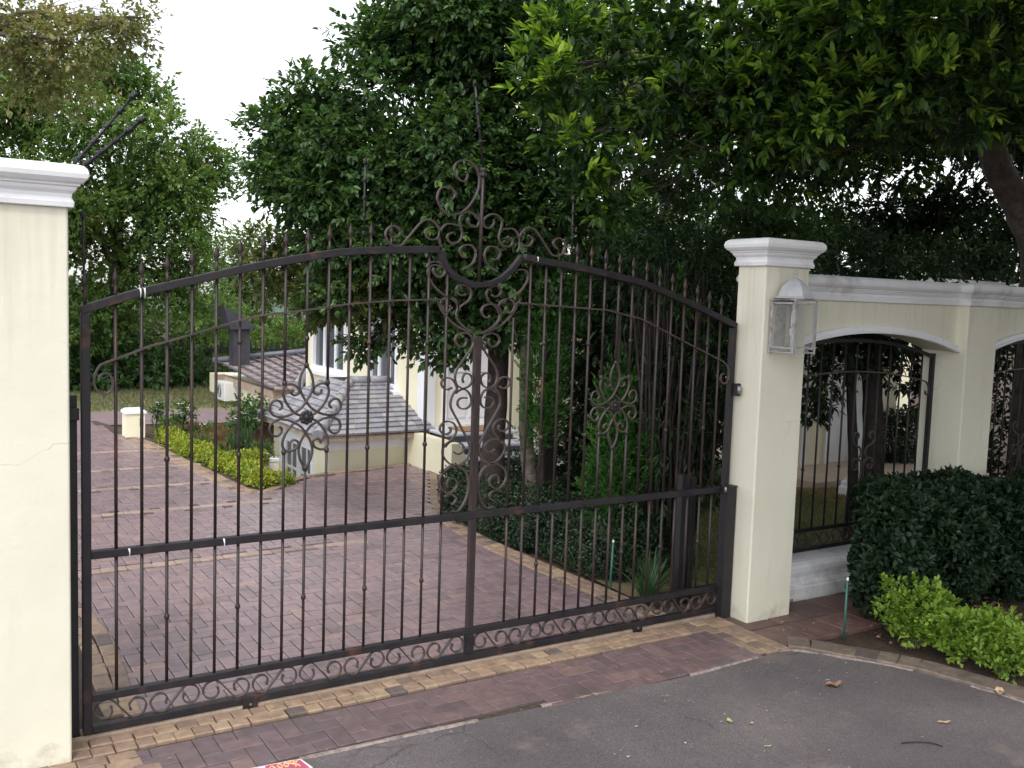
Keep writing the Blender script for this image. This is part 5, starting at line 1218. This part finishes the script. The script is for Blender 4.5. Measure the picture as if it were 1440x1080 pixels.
hedge('hedge', 'big rounded dark green clipped hedge in front of the arched wall', [(5.93, 6.85, 4.12, 4.64, .06, .93), (6.36, 7.3, 4.3, 5.0, .08, .97), (6.9, 7.9, 4.2, 5.02, .06, .87), (7.6, 9.6, 4.18, 5.0, .05, .84)], 50000, .060, .034, 'leaf_hedge', 40, out=.085, kind=1)
hedge('box_hedge', 'small leaved clipped hedge along the right driveway edge inside the gate', [(4.78, 5.5, 6.05, 7.3, -.02, .50), (4.66, 5.3, 7.1, 8.9, -.02, .58)], 32000, .034, .019, 'leaf_hedge', 30, out=.03, tb=.08)
hedge('box_hedge', 'taller dark hedge behind the slender trunks below the stone steps', [(5.5, 6.9, 8.8, 9.4, -.02, .55), (6.6, 7.6, 8.6, 9.3, -.02, .6)], 12000, .045, .024, 'leaf_dark', 16, out=.04)
hedge('gold_hedge', 'low yellow green hedge bordering the far flower bed', [(3.36, 3.66, 10.98, 12.4, -.02, .15), (3.26, 3.50, 12.2, 13.6, -.02, .18), (3.14, 3.38, 13.4, 15.2, -.02, .20), (3.56, 3.88, 11.02, 11.36, -.04, .10)], 15000, .05, .028, 'leaf_gold', 20, out=.035)
hedge('gold_hedge', 'short lime green hedge row inside the flower bed by the garage wing', [(3.5, 4.1, 12.75, 12.95, -.05, .10)], 3000, .05, .028, 'leaf_gold', 8, out=.035)
hedge('tall_hedge', 'very dark tall hedge just behind the railing at the right photo edge', [(10.5, 13.2, 6.3, 7.0, -.02, 2.2)], 9000, .09, .05, 'leaf_dark', 14, out=.08)
hedge('rounded_shrub', 'dark rounded shrub on the lawn seen under the first arch at right', [(12.1, 13.3, 8.7, 9.5, .0, .8)], 9000, .06, .03, 'leaf_dark', 10, out=.06)
# lime green shrub row in the street bed
for i, (x, y, r, h, lab) in enumerate([(5.92, 4.02, .17, .40, 'lime green leafy shrub nearest the green stake'), (5.97, 3.72, .17, .31, 'lime green leafy shrub between the tall one and the photo edge'), (6.0, 3.42, .17, .31, 'lime green leafy shrub at the right photo edge'), (6.06, 3.16, .17, .33, None)]):
    if lab is None: continue
    t = thing('lime_shrub', lab, 'shrub', (x, y, 0), 'lime shrubs along the street bed')
    bl = [(x, y, h * .66, r, h * .30), (x - .07, y + .07, h * .5, r * .8, h * .32), (x + .05, y - .09, h * .52, r * .85, h * .34)]
    o, p = crown('foliage', bl + [(x - .03, y - .02, h * .28, r * .85, h * .26)] + [(x + random.uniform(-r, r), y + random.uniform(-r, r), h * random.uniform(.75, 1.05), r * .32, h * .14) for _ in range(7)], 520, 7, .036, .024, M['leaf_lime'], t, kind=1, droop=-.2, twig=.045, shell=.5)
    mb = MB()
    for q in p[rng.choice(len(p), 40)]: mb.tube([(x + random.gauss(0, .02), y + random.gauss(0, .02), -.03), ((x + q[0]) / 2, (y + q[1]) / 2, q[2] * .5), q], [.006, .004, .002], 5, cap=False)
    mb.build('stems', M['twig'], t)

def strappy(name, label, cat, x, y, n, L_, w, mat, z=0.0, spread=.8, group=None, dr=.5):
    t = thing(name, label, cat, (x, y, z), group)
    mb = MB()
    for k in range(n):
        a = random.random() * 2 * PI; l = L_ * random.uniform(.6, 1.15); s = random.uniform(.15, spread)
        ca, sa = math.cos(a), math.sin(a); P_ = []
        for i in range(7):
            u = i / 6; P_.append(np.array((x + ca * (.02 + s * l * u ** 1.3), y + sa * (.02 + s * l * u ** 1.3), z - .01 + l * (u - dr * s * u * u))))
        v = []
        for i, p in enumerate(P_):
            ww = w * (1 - .9 * (i / 6) ** 2); v += [p + np.array((-sa, ca, 0)) * ww, p + np.array((0, 0, -.15 * ww)), p - np.array((-sa, ca, 0)) * ww]
        mb.add(v, [f for i in range(6) for f in ((3 * i, 3 * i + 1, 3 * i + 4, 3 * i + 3), (3 * i + 1, 3 * i + 2, 3 * i + 5, 3 * i + 4))], random.random())
    mb.build('leaves', M[mat], t); return t
for x, y, lab in ((4.78, 5.55, 'green strap leaved clump just inside the gate, left of three'), (4.98, 5.72, 'green strap leaved clump just inside the gate, middle of three'), (5.14, 5.95, 'green strap leaved clump under the dark stems, right of three')):
    strappy('strap_plant', lab, 'plant', x, y, 46, .38, .010, 'leaf_strap', group='strap leaved plants inside the gate')
for x, y, lab in ((6.25, 5.85, 'spiky grassy tuft behind the arch railing next to the pillar'), (6.75, 5.82, 'spiky grassy tuft behind the arch railing next to the big hedge')):
    strappy('strap_plant', lab, 'plant', x, y, 40, .34, .008, 'leaf_strap', group='spiky tufts behind the railing')
for x, y, l, lab in ((4.05, 13.5, .55, 'tall sword leaved plant in the far bed beside the white rose bush'), (3.8, 13.3, .45, 'tall sword leaved plant in the far bed nearest the drive')):
    strappy('sword_plant', lab, 'plant', x, y, 34, l, .012, 'leaf_strap', spread=.35, dr=.2, z=-.03, group='sword leaved plants in the far bed')
# white standard roses
def rose(label, x, y, h, r, n, z=-.03):
    t = thing('rose_bush', label, 'rose', (x, y, z), 'white roses in the far bed')
    bl = [(x, y, h, r, r * .8), (x + r * .4, y, h + r * .4, r * .6, r * .5), (x - r * .3, y, h - r * .5, r * .6, r * .6)]
    o, p = crown('foliage', bl, n, 8, .055, .03, M['leaf_mid'], t, kind=0, twig=.06, shell=.4, tbias=.12)
    mb = MB(); mb.tube([(x + .03, y, z - .02), (x - .02, y, h * .5), (x, y, h)], [.014, .011, .008], 6)
    for q in p[rng.choice(len(p), 18)]: mb.tube([(x, y, h * .7), q], [.006, .002], 5, cap=False)
    mb.build('stem', M['darkstem'], t)
    mb = MB()
    for q in p[rng.choice(len(p), min(len(p), 16))]:
        for k in range(5):
            a = 2 * PI * k / 5 + random.random(); c = np.array(q) + np.array((0, -.01, .03))
            d_ = np.array((math.cos(a), math.sin(a), .35)) * .035; e_ = np.array((-math.sin(a), math.cos(a), 0)) * .022
            mb.add([c, c + d_ * .6 + e_, c + d_, c + d_ * .6 - e_], [(0, 1, 2, 3)])
    mb.build('blossom', M['petal'], t)
rose('slim white standard rose beside the box pier', 3.13, 14.9, .50, .10, 40)
rose('white standard rose in the far bed, second from the box pier', 3.45, 14.6, .50, .17, 70)
rose('large white rose bush against the garage wing roof', 4.22, 14.0, .50, .30, 240)
# loose bedding plants
bp_ = thing('bed_plants', 'mixed low green plants filling the far flower bed', 'plants', (3.9, 13.5, 0)); bp_['kind'] = 'stuff'
bl = [(random.uniform(3.45, 3.75), random.uniform(11.6, 13.0), random.uniform(0, .04), random.uniform(.10, .18), random.uniform(.04, .08)) for _ in range(8)] + [(random.uniform(3.45, 4.2), random.uniform(13.1, 16.4), random.uniform(0, .07), random.uniform(.12, .25), random.uniform(.05, .12)) for _ in range(26)]
crown('foliage', bl, 700, 8, .075, .026, M['leaf_mid'], bp_, kind=0, droop=-.3, twig=.06, tbias=.2)
crown('grass_tufts', [(random.uniform(3.5, 4.15), random.uniform(13.2, 16), .02, .15, .05) for _ in range(14)], 400, 9, .16, .008, M['drygrass'], bp_, kind=0, droop=-.9, twig=.02, spread=.4)
def grass(name, label, n, rx, ry, L_, w, mat, test=None, z=0.0):
    P_ = np.stack([rng.uniform(*rx, n), rng.uniform(*ry, n), np.full(n, z)], 1)
    if test is not None: P_ = P_[test(P_)]
    k = len(P_); d = norm(np.array([0, 0, 1.]) + .55 * rng.normal(size=(k, 3)) * np.array([1, 1, .2]))
    o = leaf_mesh(name, P_, d, unit(k) + np.array([0, -.5, .2]), L_ * (.5 + rng.random(k)), w, M[mat], None, None, 0, .2, .25)
    return tag(o, label, 'grass', kind='stuff')
grass('lawn_grass', 'short patchy lawn grass behind the arched wall', 40000, (5.3, 11.5), (5.75, 9.2), .035, .007, 'grassblade', lambda p: (p[:, 1] < 8.3) & (np.sin(p[:, 0] * 2.1) * np.sin(p[:, 1] * 2.7) + .5 * rng.normal(size=len(p)) > -.55))
grass('verge_grass', 'rough pale grass verge beyond the lane', 16000, (1.5, 9), (19.0, 23.4), .07, .012, 'vergeblade', None, -.02)
P_ = 9000
pp = np.stack([rng.uniform(8.6, 15, P_), rng.uniform(29, 34, P_), rng.uniform(-1, -.8, P_)], 1); pp[:, 2] = -1.0 + .34 * (pp[:, 1] - 29) + .15 * np.sin(pp[:, 0] * 2)
o = leaf_mesh('dry_grass_bank', pp, norm(np.array([0, 0, 1.]) + .4 * rng.normal(size=(P_, 3))), unit(P_), .55 + .5 * rng.random(P_), .03, M['drygrass'], None, None, 0, .2, .3)
tag(o, 'bank of tall dry straw coloured grass far behind the annexe roof', 'grass', kind='stuff')
# fan-like palm fronds on the bank
pl_ = thing('palm_clump', 'dark drooping palm fronds on the straw coloured bank', 'palm', (10.2, 28.6, -.5))
B0 = []; D0 = []
for cx, cy, cz in ((9.6, 28.6, .75), (10.4, 28.8, .95), (11.1, 29.0, .85)):
    for k in range(16):
        a = random.random() * 2 * PI; l = random.uniform(.5, .9)
        for u in np.linspace(.1, 1, 14):
            c = np.array((cx + math.cos(a) * l * u, cy + math.sin(a) * l * u, cz + .25 * u - .75 * u * u))
            for s in (-1, 1): B0.append(c); D0.append((math.cos(a) * .4 - s * math.sin(a), math.sin(a) * .4 + s * math.cos(a), -.55))
leaf_mesh('fronds', np.array(B0), np.array(D0, float), np.tile([0, 0, 1.], (len(B0), 1)) + .2 * unit(len(B0)), .28, .03, M['leaf_mid'], pl_, None, 0)
mb = MB()
for cx, cy, cz in ((9.6, 28.6, .75), (10.4, 28.8, .95), (11.1, 29.0, .85)): mb.tube([(cx, cy, -1), (cx, cy, cz)], [.10, .07], 8)
mb.build('stems', M['bark'], pl_)

# ------------------------------------------------------------------ SMALL THINGS
t = thing('garden_stake', 'thin green pipe stake with white top in the bed beside the footpath', 'stake', (5.585, 4.345, 0))
mb = MB(); mb.tube([(5.585, 4.345, -.05), (5.587, 4.345, .405)], .0085, 10); mb.build('pipe', M['green_pipe'], t); mb = MB(); mb.lathe((5.587, 4.345, .405), [(.0075, 0), (.0095, .004), (.008, .018), (.003, .022)], 10); mb.build('cap', M['petal'], t)
t = thing('garden_stake', 'thin green pipe stake inside the gate beside the hedge end', 'stake', (4.72, 5.93, 0))
mb = MB(); mb.tube([(4.72, 5.93, -.05), (4.735, 5.93, .40)], .009, 10); mb.build('pipe', M['green_pipe'], t); mb = MB(); mb.lathe((4.735, 5.93, .40), [(.008, 0), (.010, .004), (.008, .014), (.003, .018)], 10); mb.build('cap', M['petal'], t)

def fallen(label, x, y, l, w, mat, ang, curl=.3, z=.004):
    t = thing('fallen_leaf', label, 'leaf', (x, y, z)); mb = MB(); ca, sa = math.cos(ang), math.sin(ang); v = []; n = 9
    for i in range(n):
        u = i / (n - 1); ww = w * math.sin(PI * min(u * .92 + .06, 1)) ** .7 * (1 + .25 * math.sin(i * 3.1)); zz = l * curl * (u - .35) ** 2 * 1.2 + .002
        for s in (-1, 0, 1):
            px, py = (u - .5) * l, s * ww / 2
            v.append((x + px * ca - py * sa, y + px * sa + py * ca, z + zz + abs(s) * ww * curl * (.6 + .4 * math.sin(i))))
    mb.add(v, [f for i in range(n - 1) for f in ((3 * i, 3 * i + 1, 3 * i + 4, 3 * i + 3), (3 * i + 1, 3 * i + 2, 3 * i + 5, 3 * i + 4))], smooth=True)
    mb.build('blade', M[mat], t)
    mb = MB(); mb.tube([(x - ca * l * .5, y - sa * l * .5, z + .012), (x - ca * l * .72, y - sa * l * .72, z + .003)], [.0015, .001], 5); mb.build('stalk', M['twig'], t)
fallen('curled dark brown dead leaf on the asphalt below the right pillar', 4.77, 3.76, .10, .055, 'deadleaf', -.5, .5)
fallen('pale brown dead leaf lying against the kerb by the lime shrubs', 5.60, 3.20, .085, .06, 'paleleaf', .6, .5)
fallen('long pinkish tan dead leaf on the asphalt at lower right', 4.91, 3.11, .075, .025, 'paleleaf', -.55, .25)
fallen('yellow green fresh leaf on the asphalt near the bottom middle', 3.83, 3.70, .045, .030, 'greenleaf', 1.2, .3)
fallen('smaller green leaf right of the fresh one on the asphalt', 3.92, 3.62, .028, .018, 'greenleaf', .2, .3)
fallen('thin olive leaf on the asphalt close to the bottom photo edge', 3.79, 3.38, .045, .014, 'greenleaf', -.4, .2)
fallen('rusty dead leaf caught behind the bottom scrolls of the gate', 1.92, 5.165, .10, .06, 'deadleaf', .2, .5, .012)
fallen('orange brown leaf behind the scrolls at the right gate end', 4.42, 5.18, .09, .05, 'paleleaf', .3, .4, .012)
# scattered specks and petals
lt = MB()
for k in range(230):
    if k < 150: x, y = random.uniform(.9, 5.4), random.uniform(3.0, 5.0)
    else: x, y = random.uniform(1.2, 4.6), random.uniform(5.3, 9)
    if k < 40: y = np.interp(x, [p[0] for p in edge[1:8]], [p[1] for p in edge[1:8]]) + random.gauss(-.02, .03); 
    if x > 5.05 and y < 4.3: continue
    r = random.uniform(.003, .010); a = random.random() * 6; v = [(x + r * (1 + .4 * math.sin(j * 2.3 + k)) * math.cos(a + j * 1.05), y + .6 * r * math.sin(a + j * 1.05), .0165 + .003 * (j % 2)) for j in range(6)]
    lt.add(v, [(0, 1, 2, 3, 4, 5)])
tag(lt.build('leaf_litter', M['mortar']), 'pale specks and tiny petals scattered over asphalt and paving', 'litter', kind='stuff')
lt = MB()
for k in range(520):
    x, y = random.uniform(5.7, 7.6), random.uniform(3.0, 4.5)
    if x < 5.78 + .25 * (y < 4.0): continue
    r = random.uniform(.012, .035); a = random.random() * 6; tz = random.uniform(-.02, .0)
    lt.add([(x + r * math.cos(a), y + r * math.sin(a), tz + .006), (x - .4 * r * math.sin(a), y + .4 * r * math.cos(a), tz + .014), (x - r * math.cos(a), y - r * math.sin(a), tz + .004), (x + .4 * r * math.sin(a), y - .4 * r * math.cos(a), tz + .001)], [(0, 1, 2, 3)])
tag(lt.build('bed_mulch', M['deadleaf']), 'brown dead leaves and crumbs on the soil under the street hedge', 'litter', kind='stuff')
lt = MB()
for k in range(26):
    x, y = random.uniform(2.9, 5.4), random.uniform(3.2, 4.3)
    if k < 12: x, y = random.uniform(5.2, 5.9), random.uniform(4.4, 4.85)
    r = random.uniform(.004, .014); a = random.random() * 6; zz = .004 if k >= 12 else .006
    lt.add([(x + r * (1 + .5 * math.sin(j * 2.3 + k)) * math.cos(a + j * 1.05), y + .55 * r * math.sin(a + j * 1.05), zz + .004 * (j % 2)) for j in range(6)], [(0, 1, 2, 3, 4, 5)])
tag(lt.build('petal_litter', M['lamp_white']), 'white petals and paint flakes strewn near the right pillar and kerb', 'litter', kind='stuff')
mb = MB(); mb.tube(smooth2([(4.46, 3.06, .006), (4.53, 3.03, .010), (4.60, 2.985, .009), (4.63, 2.93, .006)], 4), .003, 5); tag(mb.build('twig', M['darkstem']), 'thin curved dark twig on the asphalt at the bottom photo edge', 'twig')
# printed card lying on the road edge at the bottom
fl = thing('printed_card', 'pink printed card with yellow script lying at the paving edge, cut by the bottom', 'card', (1.42, 4.28, .014))
fa = np.array((1.60, 4.385)); fx = np.array((-.9966, .083)); fy = np.array((-.02, -1.0)); 
def fp(u, v, z=.015): q = fa + fx * u + fy * v; return (q[0], q[1], z)
mb = MB(); outl = [(.0, .012), (.01, .0), (.42, .0), (.42, .3), (-.025, .3), (-.02, .1)]
mb.add([fp(u, v, .010) for u, v in outl] + [fp(u, v, .013) for u, v in outl], [(6, 7, 8, 9, 10, 11), (0, 1, 7, 6), (1, 2, 8, 7), (2, 3, 9, 8), (3, 4, 10, 9), (4, 5, 11, 10), (5, 0, 6, 11)]); mb.build('border', M['flyer_white'], fl)
mb = MB(); mb.add([fp(u, v, .0145) for u, v in ((.008, .02), (.016, .008), (.40, .008), (.40, .29), (-.010, .29), (-.005, .1))], [(0, 1, 2, 3, 4, 5)]); mb.build('face', M['flyer'], fl)
mb = MB()
def script(pts):
    q = smooth2(pts, 6); mb.tube([fp(u, v, .0155) for u, v in q], .0036, 5, cap=True)
for u0 in (.085, .115):
    script([(u0 + .010 * math.cos(t), .040 + .020 * math.sin(t)) for t in np.linspace(0, 2 * PI, 12)])
script([(.02, .022), (.035, .012), (.06, .018), (.072, .03), (.055, .04), (.04, .055), (.05, .075)]); script([(.03, .035), (.045, .028), (.05, .045), (.035, .06), (.028, .08)]); script([(.14, .06), (.15, .03), (.165, .045), (.16, .07)])
mb.build('script', M['flyer_yellow'], fl)
mb = MB()
for v0 in (.012,): mb.add([fp(u, v, .0150) for u, v in ((.18, v0), (.38, v0), (.38, v0 + .02), (.18, v0 + .016))], [(0, 1, 2, 3)])
mb.build('stripe', M['flyer_white'], fl)

# ------------------------------------------------------------------ LIGHT, SKY, CAMERA
EL, AZ = math.radians(58), math.radians(215)       # sun high, behind and left of the camera
w = bpy.data.worlds.new('World'); SC.world = w; w.use_nodes = True; nt = w.node_tree
sky = nt.nodes.new('ShaderNodeTexSky'); sky.sky_type = 'NISHITA'; sky.sun_disc = False
sky.sun_elevation = EL; sky.sun_rotation = AZ; sky.air_density = 1.0; sky.dust_density = 1.5; sky.ozone_density = 1.0
hs = nt.nodes.new('ShaderNodeHueSaturation'); hs.inputs['Saturation'].default_value = .18   # overcast: the colour washed out of the sky
nt.links.new(sky.outputs[0], hs.inputs['Color']); nt.links.new(hs.outputs[0], nt.nodes['Background'].inputs['Color'])
nt.nodes['Background'].inputs['Strength'].default_value = .15
ld = bpy.data.lights.new('sun', 'SUN'); ld.energy = 0.6; ld.angle = math.radians(14); ld.color = (1, .97, .92)
lo = bpy.data.objects.new('sun', ld); COL.objects.link(lo)
dv = Vector((math.sin(AZ) * math.cos(EL), math.cos(AZ) * math.cos(EL), math.sin(EL)))
lo.rotation_euler = dv.to_track_quat('Z', 'Y').to_euler(); lo.location = dv * 30

cd = bpy.data.cameras.new('camera'); co = bpy.data.objects.new('camera', cd); COL.objects.link(co)
RX, RY, RZ = (.84748062, -.01844055, .53050594), (-.52980921, -.09122271, .84319667), (.03284518, -.99565976, -.08707945)
co.matrix_world = Matrix(((RX[0], -RX[1], -RX[2], 0), (RY[0], -RY[1], -RY[2], 0), (RZ[0], -RZ[1], -RZ[2], 2.3), (0, 0, 0, 1)))
cd.sensor_width = 36; cd.lens = 36 * 1352.117 / 1440; cd.clip_end = 2000; cd.clip_start = .05
SC.camera = co
vs = SC.view_settings; vs.view_transform = 'Standard'; vs.look = 'None'; vs.exposure = 1.28; vs.gamma = 1
SC.render.engine = 'CYCLES'; SC.cycles.use_denoising = True
try: SC.cycles.denoiser = 'OPENIMAGEDENOISE'
except Exception: pass
SC.cycles.max_bounces = 8; SC.cycles.diffuse_bounces = 4; SC.cycles.glossy_bounces = 3; SC.cycles.transmission_bounces = 6; SC.cycles.transparent_max_bounces = 12
SC.cycles.sample_clamp_indirect = 8
